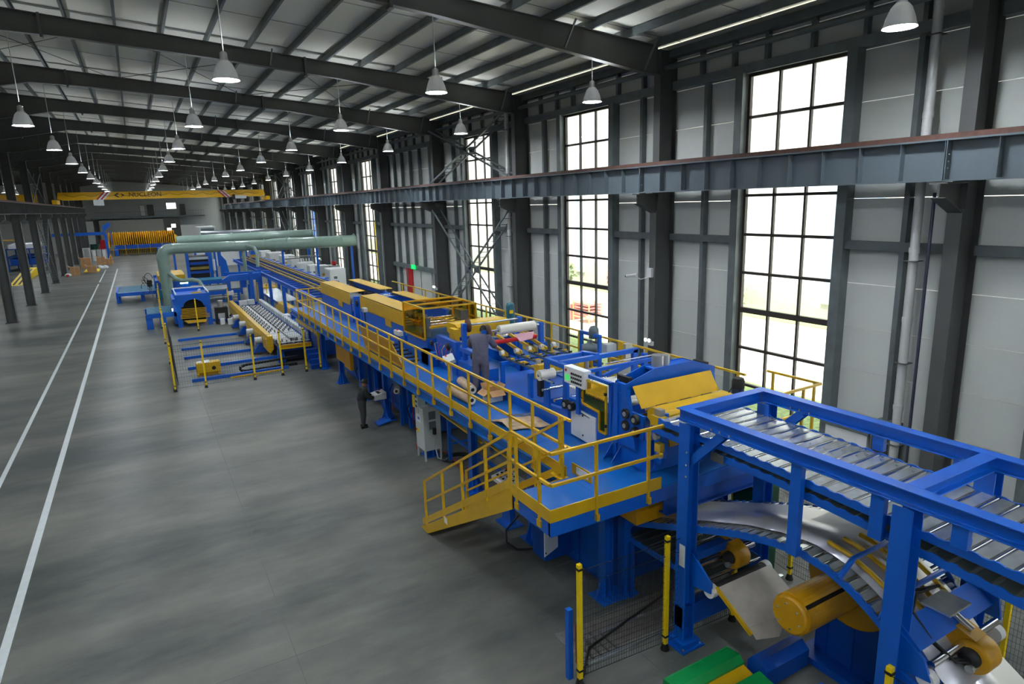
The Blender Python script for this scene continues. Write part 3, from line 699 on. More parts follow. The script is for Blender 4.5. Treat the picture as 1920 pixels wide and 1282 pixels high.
MB().prism([(3.8,1.95),(3.2,1.7),(3.2,1.5),(3.75,1.6)], 'x', 7.45, 7.5).build('lower_bracket', BLUE, t)
# --- decoiler
t = thing('decoiler', 'yellow decoiler drum with round end cap on a blue base below the strip', 'machine', (8.7, 5.3, 0))
for k in range(4):
    a0 = PI/2*k+PI/4+.1; a1 = a0+PI/2-.2; pr = []
    for i in range(9): a = a0+(a1-a0)*i/8; pr.append((.31*math.cos(a), .31*math.sin(a)))
    for i in range(9): a = a1+(a0-a1)*i/8; pr.append((.275*math.cos(a), .275*math.sin(a)))
    MB().prism([(5.3+u, 1.68+v) for u, v in pr], 'x', 7.58, 8.95).build('drum_segment', AMB, t)
MB().tube((7.62,5.3,1.68),(8.95,5.3,1.68),.26,24).build('drum_core', BLK, t)
c_ = MB().lathe((7.5,5.3,1.68), [(.26,0),(.29,.02),(.29,.1),(.26,.12)], 32, 'x').build('end_cap', AMB, t)
for i in range(6): MB().tube((7.49,5.3+.19*math.cos(i*PI/3+.3),1.68+.19*math.sin(i*PI/3+.3)),(7.475,5.3+.19*math.cos(i*PI/3+.3),1.68+.19*math.sin(i*PI/3+.3)),.016,8).build('bolt', GALV, c_)
MB().lathe((8.95,5.3,1.68), [(.7,0),(.72,.01),(.72,.04),(.7,.05)], 40, 'x').build('back_disc', AMB, t)
MB().box(9.1, 10.1, 4.95, 5.75, 1.2, 2.15).build('gear_housing', DBLUE, t, bev=.02)
MB().box(9.08, 10.4, 4.55, 5.9, .12, 1.2).build('base_box', DBLUE, t, bev=.01)
for y in (4.75, 5.25, 5.7): MB().box(9.05, 9.08, y-.03, y+.03, .12, 1.2).build('base_rib', DBLUE, t)
MB().box(8.8, 10.5, 4.4, 6.05, 0, .12).build('base_flange', DBLUE, t)
MB().prism([(4.15,0),(4.4,0),(4.35,1.8),(4.2,1.8)], 'x', 8.45, 8.55).build('coil_arm', AMB, t)
MB().path([(8.45,4.2,.9),(8.4,4.35,.6),(8.45,4.45,.45)],.03,8).build('red_hose', RED, t)
t = thing('floor_beam', 'blue bevelled floor beam beside the green and yellow wedge blocks', 'machine part', (8, 6, 0))
MB().prism([(5.76,0),(5.76,.3),(5.9,.42),(6.05,.42),(6.14,.3),(6.14,0)], 'x', 7.72, 8.75).build('beam', DBLUE, t)
MB().bar((7.68,5.45,.05),(8.5,5.3,.05),.06,.08).build('floor_rail', BLUE, t); MB().bar((7.68,5.36,.05),(8.5,5.2,.05),.06,.06).build('floor_rail', BLUE, t)
t = thing('coil_saddle', 'green and yellow wedge-topped coil saddle on the floor at the frame bottom', 'saddle', (7, 6, 0))
MB().prism([(6.2,0),(6.45,.36),(6.2,.4),(6.12,.3)][::-1], 'x', 6.2, 7.6).build('green_block', GRN, t)
MB().prism([(6.12,0),(6.12,.3),(6.48,.36),(6.5,0)], 'x', 6.2, 7.62).build('green_rear_block', GRN, t)
MB().prism([(5.86,0),(5.86,.2),(6.12,.26),(6.12,0)], 'x', 6.2, 7.6).build('yellow_block', YEL, t)
MB().prism([(5.5,0),(5.5,.24),(5.86,.3),(5.86,0)], 'x', 6.2, 7.66).build('green_front_block', GRN, t)
text('handwritten_mark', 'oyattor', .11, mat('pale_blue_chalk', (90, 214, 214), .8), t, axes((1,0,0), (0,1,.166), (6.98,6.3,.348)), .001)
text('handwritten_mark', 'x', .1, bpy.data.materials['pale_blue_chalk'], t, axes((1,0,0), (0,1,.166), (6.98,6.4,.364)), .001)
# --- mesh fence in the foreground
def fence_post(x, y, t, h=2.16, dark=True):
    p = MB().box(x-.035, x+.035, y-.035, y+.035, .1, h).build('fence_post', BYEL, t)
    for z in (.25, h-.1): MB().box(x-.045, x+.045, y-.045, y+.045, z, z+.035).build('clip', BLK, p)
    MB().prism([(-.07,0),(.07,0),(.04,.12),(-.04,.12)], 'y', y-.05, y+.05).build('post_foot', BLK, p) if False else MB().lathe((x,y,0), [(.08,0),(.05,.12)], 8).build('post_foot', BLK, p)
def wire_panel(p, q, z0, z1, t, px=.05, pz=.1, th=.004):
    p, q = Vector(p), Vector(q); L = (q-p).length; n = max(1, int(L/px)); m = MB()
    d = (q-p)/L; s = Vector((-d.y, d.x, 0))*th*.5; 
    def strip(a, b, w):
        m.add([a-w, a+w, b+w, b-w, a-w+s, a+w+s, b+w+s, b-w+s], [(0,1,2,3),(4,7,6,5),(0,4,5,1),(2,6,7,3)])
    for i in range(n+1): a = p+d*(L*i/n); strip(Vector((a.x,a.y,z0)), Vector((a.x,a.y,z1)), d*th*.5)
    nz = int((z1-z0)/pz)
    for i in range(nz+1):
        z = z0+(z1-z0)*i/nz; strip(Vector((p.x,p.y,z)), Vector((q.x,q.y,z)), Vector((0,0,th*.5)))
    for z in (z0, z0+.25, z1-.25, z1): m.bar((p.x,p.y,z),(q.x,q.y,z),.008)
    m.build('wire_mesh', MESHM, t, kind='stuff')
def fence(lab, pts, h=2.16, grp=None, px=.05, pz=.1):
    t = thing('mesh_fence', lab, 'fence', (pts[0][0], pts[0][1], 0))
    for x, y in pts: fence_post(x, y, t, h)
    for a, b in zip(pts[:-1], pts[1:]): wire_panel((a[0],a[1],0), (b[0],b[1],0), .15, h-.12, t, px, pz)
    return t
fence('black mesh fence with yellow posts in front of the platform legs, foreground', [(5.28,7.41),(7.02,7.31),(8.62,7.25)])
fence('black mesh fence with yellow posts along the far side of the gantry', [(10.9,9.3),(10.62,7.55),(10.7,5.6),(10.8,3.9),(10.9,2.2)])
fence('mesh fence with yellow post hugging the big near gantry post', [(7.1,3.62),(7.2,2.0)])
single(MB().bar((5.22,7.62,0),(5.22,7.62,1.28),.09), 'gate_stop_post', BLUE, 'short bright blue square post beside the foreground yellow fence post', 'post')
t = thing('light_curtain', 'slim dark red safety sensor bar leaning by the short blue post', 'sensor', (5.32, 7.5, .3)); MB().box(5.28,5.33,7.48,7.53,.32,1.02).build('sensor_bar', mat('dark_red_case', (120,14,26), .5), t); MB().path([(5.3,7.5,.32),(5.33,7.48,.2),(5.45,7.42,.3)],.012,6).build('cable', BLK, t)
single(MB().path([(5.4,7.5,.03),(5.9,8.0,.03),(7.0,8.25,.03),(8.2,8.5,.03),(9.5,8.6,.03)], .025, 7), 'cable', BLK, 'thick black cable lying on the slab behind the foreground fence', 'cable')
single(MB().box(9.95, 10.6, 7.9, 8.5, 0, 2.0), 'electrical_cabinet', DGRN, 'dark green cabinet standing behind the gantry by the far fence', 'cabinet')

# ================================================================ RAISED WALKWAY
D = 2.7; XL = 6.3; XR = 11.05; YF = 7.95; YB = 34.0
t = thing('raised_walkway', 'bright blue raised steel deck carrying the processing line', 'platform', (8.7, 20, 0)); WALK = t
yy = YF; i = 0
while yy < YB-.1:
    y1 = min(yy+3.0, YB); MB().box(XL+.01, XR, yy+.004, y1-.004, D-.04, D).build('deck_plate', DECK, t); yy = y1
MB().box(5.12, XL+.006, YF+.004, 9.15, D-.04, D).build('deck_plate', DECK, t)
MB().box(XR+.004, 11.8, YF, 9.25, D-.04, D).build('deck_plate', DECK, t)
MB().ch((XL, 9.15, D-.16), (XL, YB, D-.16), .1, .26, .015, -1).build('edge_beam', DECK, t)
MB().ch((XR, 9.2, D-.16), (XR, YB, D-.16), .1, .26, .015, 1).build('edge_beam', BLUE, t)
MB().box(5.1, 11.8, YF-.02, YF+.05, D-.28, D-.03).build('edge_beam', BLUE, t)
MB().box(5.1, 5.15, YF, 9.15, D-.28, D-.03).build('edge_beam', BLUE, t)
MB().box(5.1, 6.3, 9.1, 9.15, D-.28, D-.03).build('edge_beam', BLUE, t)
MB().ib((7.6, YF+.1, D-.45), (11.3, YF+.1, D-.45), .2, .34, .02).build('front_girder', DBLUE, t)
for x in (7.1, 10.25): MB().ib((x, YF+.2, D-.2), (x, YB, D-.2), .16, .28, .02).build('long_beam', DBLUE, t)
for y in (9.07, 11.75, 14.84, 17.9, 21.94, 24.9, 27.97, 31.1, 33.8):
    MB().ib((XL+.1, y, D-.2), (XR-.1, y, D-.2), .12, .24, .015).build('cross_beam', DBLUE, t)
    for x in (7.1, 10.25):
        l = MB().ib((x, y, .03), (x, y, D-.34), .2, .2, .016, upv=(1,0,0)).build('leg', BLUE, t, bev=.003)
        f = MB(); f.prism([(y-.24,.03),(y+.24,.03),(y+.1,.45),(y-.1,.45)], 'x', x-.012, x+.012); f.prism([(x-.24,.03),(x+.24,.03),(x+.1,.45),(x-.1,.45)], 'y', y-.012, y+.012)
        f.build('foot_gusset', BLUE, l); MB().box(x-.25, x+.25, y-.25, y+.25, 0, .03).build('foot_plate', BLUE, l)
        MB().prism([(y-.1,D-.75),(y+.1,D-.75),(y+.3,D-.34),(y-.3,D-.34)], 'x', x-.012, x+.012).build('head_gusset', BLUE, l)
MB().box(9.5, 9.56, 9.3, 9.36, 0, 0.01) if False else None
# toe boards
tb = [((XL-.01,9.2),(XL-.01,YB)),((5.09,YF-.01),(5.09,9.1)),((5.08,YF-.02),(7.42,YF-.02)),((XR+.01,9.3),(XR+.01,YB))]
MB().box(XL-.03, XL-.01, 9.2, 31.9, D+.0, D+.2).build('toe_board', YEL, t)
MB().box(5.08, 5.1, YF-.02, 9.1, D-.02, D+.2).build('toe_board', YEL, t)
MB().box(5.08, 7.42, YF-.04, YF-.02, D-.02, D+.2).build('toe_board', YEL, t)
MB().box(XR+.01, XR+.03, 9.3, 31.9, D, D+.2).build('toe_board', YEL, t)
def guard(lab, pts, posts, z=D, h=1.15, drop=.22, mid=.62, over=(.12,.12)):
    g = thing('guard_rail', lab, 'railing', (pts[0][0], pts[0][1], z))
    P = [Vector((x, y, 0)) for x, y in pts]
    for a, b in zip(P[:-1], P[1:]):
        d = (b-a).normalized()
        for hh, nm in ((h, 'top_rail'), (mid, 'mid_rail')):
            MB().bar((a.x,a.y,z+hh),(b.x,b.y,z+hh),.05).build(nm, YEL, g, bev=.004)
    src = None
    for x, y in posts:
        if src is None: src = MB().box(x-.025, x+.025, y-.025, y+.025, z-drop, z+h-.025).build('rail_post', YEL, g, bev=.003); s0 = (x, y)
        else: inst(src, g, (x-s0[0], y-s0[1], 0))
        MB().box(x-.03, x+.03, y-.06, y+.06, z-drop, z-drop+.12).build('post_bracket', YEL, g)
    return g
ps = [10.15, 10.7, 11.8, 12.7, 13.7, 14.75, 15.75, 16.85, 17.75, 18.9, 20, 21.1, 22.2, 23.4, 24.7, 25.9, 27, 28.2, 29.4, 30.5, 31.8]
ps = [9.35, 10.3, 11.2, 12.15]+[13.15+i*1.1 for i in range(17)]+[31.9]
guard('long yellow guard rail along the aisle side of the blue walkway', [(XL-.05,9.0),(XL-.05,31.95)], [(XL-.05,y) for y in ps])
guard('yellow guard rail along the window side of the blue walkway', [(XR+.05,9.3),(XR+.05,31.95)], [(XR+.05,9.5+i*1.5) for i in range(15)])
guard('short yellow guard rail on the left edge of the near platform corner', [(5.1,7.93),(5.1,9.12)], [(5.1,8.25),(5.1,8.98)])
guard('yellow guard rail across the near front edge of the platform', [(5.1,7.9),(7.42,7.9)], [(6.0,7.92),(7.12,7.92)])
guard('yellow guard rail around the far front platform corner by the window', [(11.75,9.25),(11.78,7.95),(10.55,7.93)], [(11.76,9.1),(11.78,8.1),(11.2,7.93)])
guard('yellow end rail across the far end of the walkway', [(XL-.02,31.98),(7.45,32.02)], [(XL+.55,32.0)])
# --- staircase
t = thing('staircase', 'yellow staircase with side rails going down from the platform to the floor', 'stairs', (5.65, 11.3, 0))
ya, yb_, za = 9.15, 13.75, D
for x in (5.1, 6.2):
    st = MB().prism([(ya,za+.04),(yb_,0.0),(yb_-.42,0.0),(ya,za-.3)], 'x', x-.02, x+.02).build('stringer', YEL, t)
    MB().prism([(ya+.05,za+.27),(yb_-.12,.26),(yb_-.12,.1),(ya+.05,za+.1)], 'x', x-.012, x+.012).build('toe_board', YEL, t)
    f = lambda y: za+.04-(y-ya)*(za+.04)/(yb_-ya)
    MB().bar((x,ya-.05,f(ya-.05)+1.1),(x,13.42,f(13.42)+1.1),.05).build('hand_rail', YEL, t, bev=.004)
    MB().bar((x,ya-.05,f(ya-.05)+.58),(x,13.42,f(13.42)+.58),.045).build('mid_rail', YEL, t)
    for y in (9.2, 10.15, 11.25, 12.3, 13.4): MB().box(x-.025, x+.025, y-.025, y+.025, f(y)-.08, f(y)+1.09).build('rail_post', YEL, t, bev=.003)
for i in range(12):
    y = ya+.22+i*.36; z = za-.22-i*.218
    MB().box(5.13, 6.17, y-.13, y+.13, z, z+.03).build('tread', YEL, t)
MB().box(5.077, 5.08, 12.1, 12.25, .78, .92).build('white_label', WHT, t, label='small white label on the stringer')
MB().box(6.12, 6.3, 9.15, 9.5, D-.02, D+.01).build('landing_lip', YEL, t)
t = thing('notice_board_strip', 'short yellow toe strip with white notice beside the stair head', 'sign', (6.5, 9.0, D))
MB().box(6.48, 6.5, 8.7, 9.3, D, D+.2).build('strip', YEL, t); MB().box(6.47, 6.48, 8.8, 9.15, D+.04, D+.17).build('notice', WHT, t)

# ================================================================ MACHINES ON THE DECK
# front press unit
t = thing('trimming_press', 'large blue press with slanted yellow front plate at the near end of the deck', 'machine', (8.6, 9.2, D))
MB().box(7.6, 10.2, 8.48, 9.35, D, 3.34).build('front_base', BLUE, t, bev=.01)
MB().box(7.66, 7.68, 8.6, 9.2, D+.08, 3.2).build('base_panel', DBLUE, t) if False else None
MB().box(7.75, 10.0, 8.465, 8.48, D+.08, 3.2).build('base_panel', BLUE, t)
for x in (7.55, 9.75):
    MB().prism([(9.45,3.1),(8.72,3.1),(9.0,4.3),(9.32,4.3)], 'x', x-.04, x+.04).build('side_upright', BLUE, t, bev=.004)
    MB().box(x-.08, x+.08, 9.2, 9.32, 3.1, 4.28).build('upright_rib', BLUE, t)
cr = MB(); cr.prism([(7.5,4.12),(9.8,4.12),(9.8,4.32),(9.2,4.52),(8.2,4.52),(7.5,4.32)], 'y', 8.98, 9.0); cr.prism([(7.5,4.12),(9.8,4.12),(9.8,4.32),(9.2,4.52),(8.2,4.52),(7.5,4.32)], 'y', 9.28, 9.3)
cr.box(8.2, 9.2, 9.0, 9.28, 4.46, 4.5); cr.box(7.5, 9.8, 8.98, 9.3, 4.08, 4.12); cr.build('crown_beam', BLUE, t)
MB().quad((7.55,8.86,4.3),(9.55,8.86,4.3),(9.62,8.68,3.9),(7.62,8.68,3.9),.012).build('front_guard_plate', YEL, t)
MB().tube((7.7,8.72,3.84),(9.7,8.72,3.84),.05,14).build('bright_roller', CHR, t)
MB().tube((7.7,8.8,3.72),(9.7,8.8,3.72),.05,14).build('bright_roller', CHR, t)
for (y, z) in ((8.98,3.75),(8.98,3.52),(8.72,3.7),(8.72,3.46)):
    b = MB().lathe((7.46,y,z), [(.09,0),(.1,.01),(.1,.07)], 16, 'x').build('bearing_block', BLK, t); MB().lathe((7.445,y,z), [(.045,0),(.045,.02)], 14, 'x').build('bearing_ring', ALU, b)
MB().box(7.55, 7.6, 8.55, 9.15, 3.34, 3.8).build('bearing_plate', BLUE, t)
MB().tube((8.42,9.15,4.5),(8.42,9.15,4.72),.12,18).build('air_cylinder', ALU, t); MB().tube((8.6,9.15,4.5),(8.6,9.15,4.7),.1,18).build('air_cylinder', ALU, t)
for x in (7.62, 9.6): MB().box(x-.04, x+.04, 9.0, 9.35, 4.3, 4.42).build('black_clamp', BLK, t)
for k in (0, .07): MB().tube((7.6,9.35+k,4.35),(9.2,9.35+k,4.35),.02,8).build('tie_rod', ALU, t)
for y in (9.25, 9.5): MB().prism([(7.36,D),(7.6,D),(7.6,D+.3)], 'y', y-.01, y+.01).build('floor_gusset', BLUE, t)
t = thing('flying_cutter', 'long yellow cutter beam in front of the slanted guard plate', 'machine', (8.6, 8.3, 3.6))
MB().prism([(8.12,3.66),(8.5,3.66),(8.62,3.74),(8.62,3.88),(8.5,3.97),(8.16,3.97),(8.12,3.9)], 'x', 7.7, 9.5).build('cutter_beam', YEL, t, bev=.004)
MB().box(7.7, 9.5, 8.105, 8.12, 3.74, 3.8).build('groove_strip', AMB, t)
for x in (8.0, 8.6, 9.15): MB().box(x-.14, x+.14, 8.52, 8.58, 3.945, 3.955).build('slot', BLK, t)
MB().box(7.54, 7.7, 8.08, 8.36, 3.66, 3.9).build('end_block', YEL, t, bev=.004); MB().box(7.58, 7.69, 8.14, 8.3, 3.9, 4.02).build('end_cylinder', ALU, t)
MB().box(7.69, 7.74, 8.1, 8.4, 3.1, 3.95).build('slide_plate', BLUE, t); MB().box(7.58, 7.7, 8.14, 8.28, 3.22, 3.38).build('lower_block', YEL, t); MB().box(7.6,7.68,8.16,8.26,3.1,3.22).build('lower_cylinder', ALU, t)
MB().tube((7.6,8.22,3.52),(7.52,8.22,3.52),.06,12).build('knob', GALV, t)
MB().prism([(8.12,3.3),(8.6,3.3),(8.5,3.66),(8.2,3.66)], 'x', 7.8, 9.4).build('lower_housing', AMB, t)
MB().prism([(8.2,3.34),(8.6,3.34),(8.6,2.9),(8.3,2.9)], 'x', 7.75, 7.85).build('stand_plate', BLUE, t)
t = thing('electric_motor', 'dark blue-black vertical motor beside the yellow cutter beam by the window', 'motor', (9.95, 8.5, 3.72))
MB().tube((9.95,8.5,3.66),(9.95,8.5,3.95),.12,18).build('motor_body', mat('dark_navy_motor',(22,38,66),.4), t); MB().lathe((9.95,8.5,3.95), [(.125,0),(.125,.14),(.1,.2)], 18).build('fan_cover', BLK, t)
MB().path([(9.8,8.5,4.0),(9.72,8.55,3.85),(9.75,8.5,3.7)],.012,6).build('cable', BLK, t)
MB().box(9.72,9.82,8.55,8.7,3.72,3.84).build('terminal_box', WHT, t)
# gated feed table
t = thing('gated_feed_unit', 'blue machine body with yellow gate, white door panel and roller table', 'machine', (8.5, 10.3, D))
MB().prism([(9.4,D),(12.6,D),(12.6,3.1),(11.3,3.2),(11.2,3.55),(9.4,3.55)], 'x', 7.6, 7.72).build('side_frame', BLUE, t, bev=.01)
MB().prism([(9.4,D),(12.6,D),(12.6,3.1),(11.3,3.2),(11.2,3.55),(9.4,3.55)], 'x', 9.55, 9.67).build('side_frame', BLUE, t)
dp = MB().prism([(10.88,D+.06),(10.02,D+.02),(10.02,3.34),(10.88,3.4)], 'x', 7.57, 7.6).build('door_panel', WHT, t, label='white access door')
for z in (2.85, 3.28): MB().tube((7.56,10.45,z),(7.575,10.45,z),.02,10).build('lock', BLK, dp)
MB().prism([(10.75,3.37),(10.2,3.3),(10.45,3.31)], 'x', 7.555, 7.57).build('dark_gap', BLK, dp)
gf = MB()
for a, b in (((9.5,3.12),(9.5,4.2)),((10.42,3.5),(10.42,4.2)),((9.46,4.2),(10.46,4.2))): gf.bar((7.56,a[0],a[1]),(7.56,b[0],b[1]),.07)
gf.build('gate_post_frame', BLUE, t)
ga = MB()
G = [(9.58,3.16),(9.8,3.16),(9.8,3.55),(10.36,3.6),(10.36,4.12),(9.58,4.12)]
for a, b in zip(G, G[1:]+G[:1]): ga.bar((7.5,a[0],a[1]),(7.5,b[0],b[1]),.04)
g_ = ga.build('yellow_gate', YEL, t); MB().prism(G, 'x', 7.498, 7.502).build('perspex_pane', AMBG, g_)
for z in (3.3, 3.95): MB().box(7.46,7.5,9.55,9.6,z,z+.06).build('hinge', BLK, g_)
MB().path([(7.48,10.34,3.7),(7.44,10.34,3.75),(7.44,10.34,3.85),(7.48,10.34,3.9)],.01,6).build('handle', BLK, g_)
rs = None
for i in range(26):
    if rs is None: rs = MB().tube((7.75,9.45,3.7),(9.5,9.45,3.7),.022,10).build('roller', FILM, t)
    else: inst(rs, t, (0, i*.072, 0))
for y, w in ((10.45,.07),(11.35,.1)): MB().bar((7.6,y,4.22),(9.8,y,4.22),w,w).build('portal_beam', BLUE, t)
for y in (10.45, 11.35): MB().box(9.65,9.78,y-.05,y+.05,3.5,4.24).build('portal_post', BLUE, t)
MB().tube((8.2,10.5,4.3),(9.6,10.5,4.3),.012,6).build('air_tube', ALU, t)
for y in (10.95, 10.75):
    b = MB().lathe((7.44,y,3.42), [(.1,0),(.1,.1)], 16, 'x').build('drive_wheel', BLK, t); MB().lathe((7.43,y,3.42), [(.05,0),(.05,.02)], 14, 'x').build('wheel_ring', ALU, b)
MB().tube((7.58,9.9,2.9),(7.55,9.9,2.9),.04,10).build('port', BLK, t)
t = thing('operator_console', 'white control panel with green screen, red stop and rows of switches', 'control panel', (7.5, 10.55, 4.1))
bx = MB().prism([(10.9,3.95),(10.2,3.93),(10.2,4.3),(10.9,4.3)], 'x', 7.42, 7.6).build('panel_box', WHT, t)
MB().box(7.415, 7.42, 10.7, 10.87, 4.0, 4.13).build('screen', SCRG, t); MB().lathe((7.4,10.82,4.22), [(.0,-.0),(.03,.0),(.025,.025)], 12, 'x').build('stop_button', RED, t)
MB().box(7.417, 7.42, 10.79, 10.86, 4.19, 4.25).build('yellow_plate', BYEL, t)
for r in range(3):
    for c in range(6): MB().box(7.4, 7.42, 10.28+c*.065, 10.31+c*.065, 3.99+r*.085, 4.035+r*.085).build('switch', BLK, t)
MB().box(7.5,7.56,10.5,10.6,3.3,3.95).build('stand', BLUE, t)
# film unwinder near
t = thing('film_unwinder', 'blue film unwinder frame with a short white roll, left of the control panel', 'machine', (8, 11.6, D))
for y in (11.85, 11.1):
    MB().prism([(y-.12,3.0),(y+.12,3.0),(y+.05,3.9),(y-.07,3.95)], 'x', 7.56, 7.62).build('side_plate', BLUE, t); MB().bar((7.6,y,4.15),(7.6,y,3.2),.1).build('upright', BLUE, t)
MB().bar((7.6,11.85,4.2),(8.6,11.85,4.2),.1).build('arch_beam', BLUE, t); MB().bar((7.6,11.1,4.2),(7.6,11.9,4.2),.1).build('arch_beam', BLUE, t)
MB().bar((8.6,11.9,4.2),(8.6,11.3,4.25),.12).build('arch_beam', BLUE, t)
MB().tube((7.35,11.7,3.85),(7.35,11.2,3.85),.025,8).build('mandrel', CHR, t)
MB().tube((7.4,11.75,3.55),(9.2,11.75,3.55),.03,8).build('guide_bar', CHR, t); MB().tube((7.45,11.35,3.4),(9.2,11.35,3.4),.04,8).build('guide_bar', CHR, t)
t2 = thing('film_roll', 'short white film roll on the blue unwinder by the control panel', 'roll', (7.5, 11.75, 3.85)); MB().tube((7.36,11.82,3.88),(7.75,11.82,3.88),.12,20).build('roll', FILM, t2); MB().tube((7.34,11.82,3.88),(8.5,11.82,3.88),.035,10).build('core', GALV, t2)
# motor portal right
t = thing('mixing_head', 'blue portal frame holding a grey domed vertical motor over the line', 'machine', (9.5, 12.8, D))
for y in (13.15, 12.4): MB().bar((9.5,y,D+.4),(9.5,y,4.38),.08).build('portal_post', BLUE, t)
MB().bar((9.5,13.19,4.4),(9.5,12.36,4.4),.08).build('portal_top', BLUE, t)
MB().lathe((9.55,12.7,4.3), [(.02,.32),(.09,.3),(.13,.22),(.13,0),(.02,-.02)], 16).build('motor', MOTG, t)
MB().lathe((9.5,12.8,3.95), [(.04,-.35),(.05,-.12),(.1,-.1),(.1,0),(.2,0),(.2,.17),(.08,.2),(.06,.3)], 20).build('gear_case', MOTG, t)
MB().tube((9.5,12.8,3.5),(9.5,12.8,3.82),.08,16).build('yellow_collar', YEL, t)
MB().box(9.65,9.95,12.3,12.5,3.95,4.18).build('finned_box', GREY, t); MB().box(10.0,10.2,12.0,12.15,3.85,4.2).build('filter', ALU, t); MB().box(9.95,10.02,12.1,12.25,3.8,4.25).build('yellow_bracket', YEL, t)
MB().bar((8.5,12.5,3.55),(10.4,12.5,3.55),.12,.1).build('yellow_crossbar', YEL, t)
MB().bar((9.3,12.0,3.5),(10.6,12.0,3.8),.08,.1).build('blue_arm', BLUE, t); MB().bar((10.6,12.0,3.9),(10.6,12.0,3.2),.12).build('arm_post', BLUE, t)
t = thing('edge_guide', 'yellow block edge guide with silver cylinder at the near end of the tracks', 'machine part', (7.9, 12.4, 3.4))
MB().box(7.65,8.4,12.25,12.4,3.78,3.98).build('yellow_block', YEL, t, bev=.006); MB().box(7.66,7.8,12.4,12.5,3.62,3.95).build('yellow_block', YEL, t); MB().box(7.68,7.84,12.28,12.42,3.2,3.78).build('black_slide', BLK, t)
MB().tube((7.75,12.45,3.95),(7.75,12.45,4.05),.06,12).build('cylinder', ALU, t)
MB().box(8.95,9.1,12.5,12.62,3.55,3.95).build('far_yellow_block', YEL, t); MB().tube((9.2,12.55,3.6),(9.2,12.55,3.95),.07,14).build('far_cylinder', ALU, t)
# parallel roller tracks
t = thing('roller_tracks', 'row of slim grey roller tracks with white end wheels behind the worker', 'conveyor', (9, 14, 3.6))
for i, x in enumerate((8.05, 8.5, 8.9, 9.3, 9.7)):
    y1 = 14.75; y0 = 12.55
    MB().box(x-.035, x+.035, y0, y1, 3.62, 3.68).build('track', MOTG, t); MB().tube((x-.05,y1+.02,3.74),(x+.05,y1+.02,3.74),.07,16).build('end_wheel', FILM, t)
    for j in range(9): MB().tube((x-.05,y0+.2+j*.24,3.7),(x+.05,y0+.2+j*.24,3.7),.025,8).build('small_roller', BLK if j % 2 else YEL, t)
    if i < 4: MB().bar((x+.1,y1-.1,3.7),(x+.1,y1+1.3,3.95),.06,.08).build('yellow_arm', YEL, t)
    if i < 4: MB().box(x+.05,x+.3,13.9,14.1,3.58,3.62).build('yellow_tab', YEL, t)
for y in (13.0, 14.4): MB().bar((7.8,y,3.55),(9.95,y,3.55),.08,.1).build('cross_bar', BLUE, t)
for x in (7.85, 9.9):
    for y in (13.0, 14.4): MB().box(x-.05,x+.05,y-.05,y+.05,D,3.55).build('leg', BLUE, t)
MB().box(7.85, 9.9, 12.7, 15.4, D, D+.25).build('base_frame', BLUE, t)
# roll stand with film rolls
t = thing('roll_stand', 'blue roll stand with two high steel shafts across the line', 'stand', (8.6, 15.8, D))
for y in (16.3, 15.1):
    for x in (7.68, 9.5):
        MB().box(x-.06,x+.06,y-.07,y+.07,D,4.36).build('post', BLUE, t, bev=.004)
    MB().tube((7.6,y,4.3),(9.6,y,4.3),.03,10).build('shaft', GALV, t)
MB().bar((9.5,14.9,3.75),(9.5,16.5,3.75),.16,.12).build('side_beam', BLUE, t); MB().bar((7.68,14.9,3.6),(7.68,16.5,3.6),.16,.12).build('side_beam', BLUE, t)
MB().box(7.5,8.0,14.9,16.4,D,3.3).build('stand_base', BLUE, t)
for y in (16.25, 15.05): MB().lathe((7.78,y,4.3), [(.03,-.02),(.2,0),(.2,.03),(.03,.05)], 24, 'x').build('brake_disc', RUST, t)
MB().lathe((7.55,15.6,3.55), [(.02,-.02),(.1,0),(.1,.03)], 16, 'x').build('hand_wheel', BLK, t)
t2 = thing('film_roll', 'long white plastic film roll on the shaft in front of the grey-clad worker', 'roll', (8.8, 15.1, 4.3)); MB().tube((8.15,15.1,4.3),(9.28,15.1,4.3),.13,24).build('roll', FILM, t2); MB().tube((8.13,15.1,4.3),(9.36,15.1,4.3),.05,12).build('core', GALV, t2)
t2 = thing('film_roll', 'dark red roll with pale pink film hanging below the white one', 'roll', (8.7, 15.1, 3.95)); MB().tube((8.0,15.12,3.97),(9.35,15.12,3.97),.06,14).build('roll', RED, t2); MB().quad((8.6,15.05,4.14),(9.25,15.05,4.14),(9.15,14.98,3.96),(8.75,14.98,3.92),.004).build('film_tail', mat('pink_film',(236,180,190),.3), t2)
t = thing('electric_motor', 'tall teal vertical motor beyond the yellow box roller', 'motor', (9.95, 17.6, 4)); MB().lathe((9.95,17.6,4.05), [(.12,-.3),(.14,0),(.14,.42),(.1,.5),(.02,.52)], 18).build('motor_body', TEAL, t); MB().box(9.84,9.95,17.42,17.47,4.25,4.35).build('yellow_plate', BYEL, t); MB().tube((9.95,17.6,3.3),(9.95,17.6,3.8),.05,8).build('stand', GALV, t)
t = thing('laminating_roller', 'yellow hooded roller unit in front of the yellow cage', 'machine', (8.8, 17.6, D))
MB().prism([(17.3,3.75),(17.5,3.72),(18.1,3.8),(18.1,4.1),(17.5,4.12),(17.3,4.05)], 'x', 7.95, 9.75).build('hood', YEL, t, bev=.006)
MB().box(7.8,7.95,17.2,17.6,3.2,4.02).build('yellow_cover', YEL, t)
for z in (3.62, 3.5): MB().tube((7.95,17.2,z),(9.7,17.2,z),.05,12).build('steel_roller', CHR, t)
for x in (7.75, 9.8): MB().box(x-.08,x+.08,16.9,18.3,D,3.7).build('side_frame', BLUE, t)
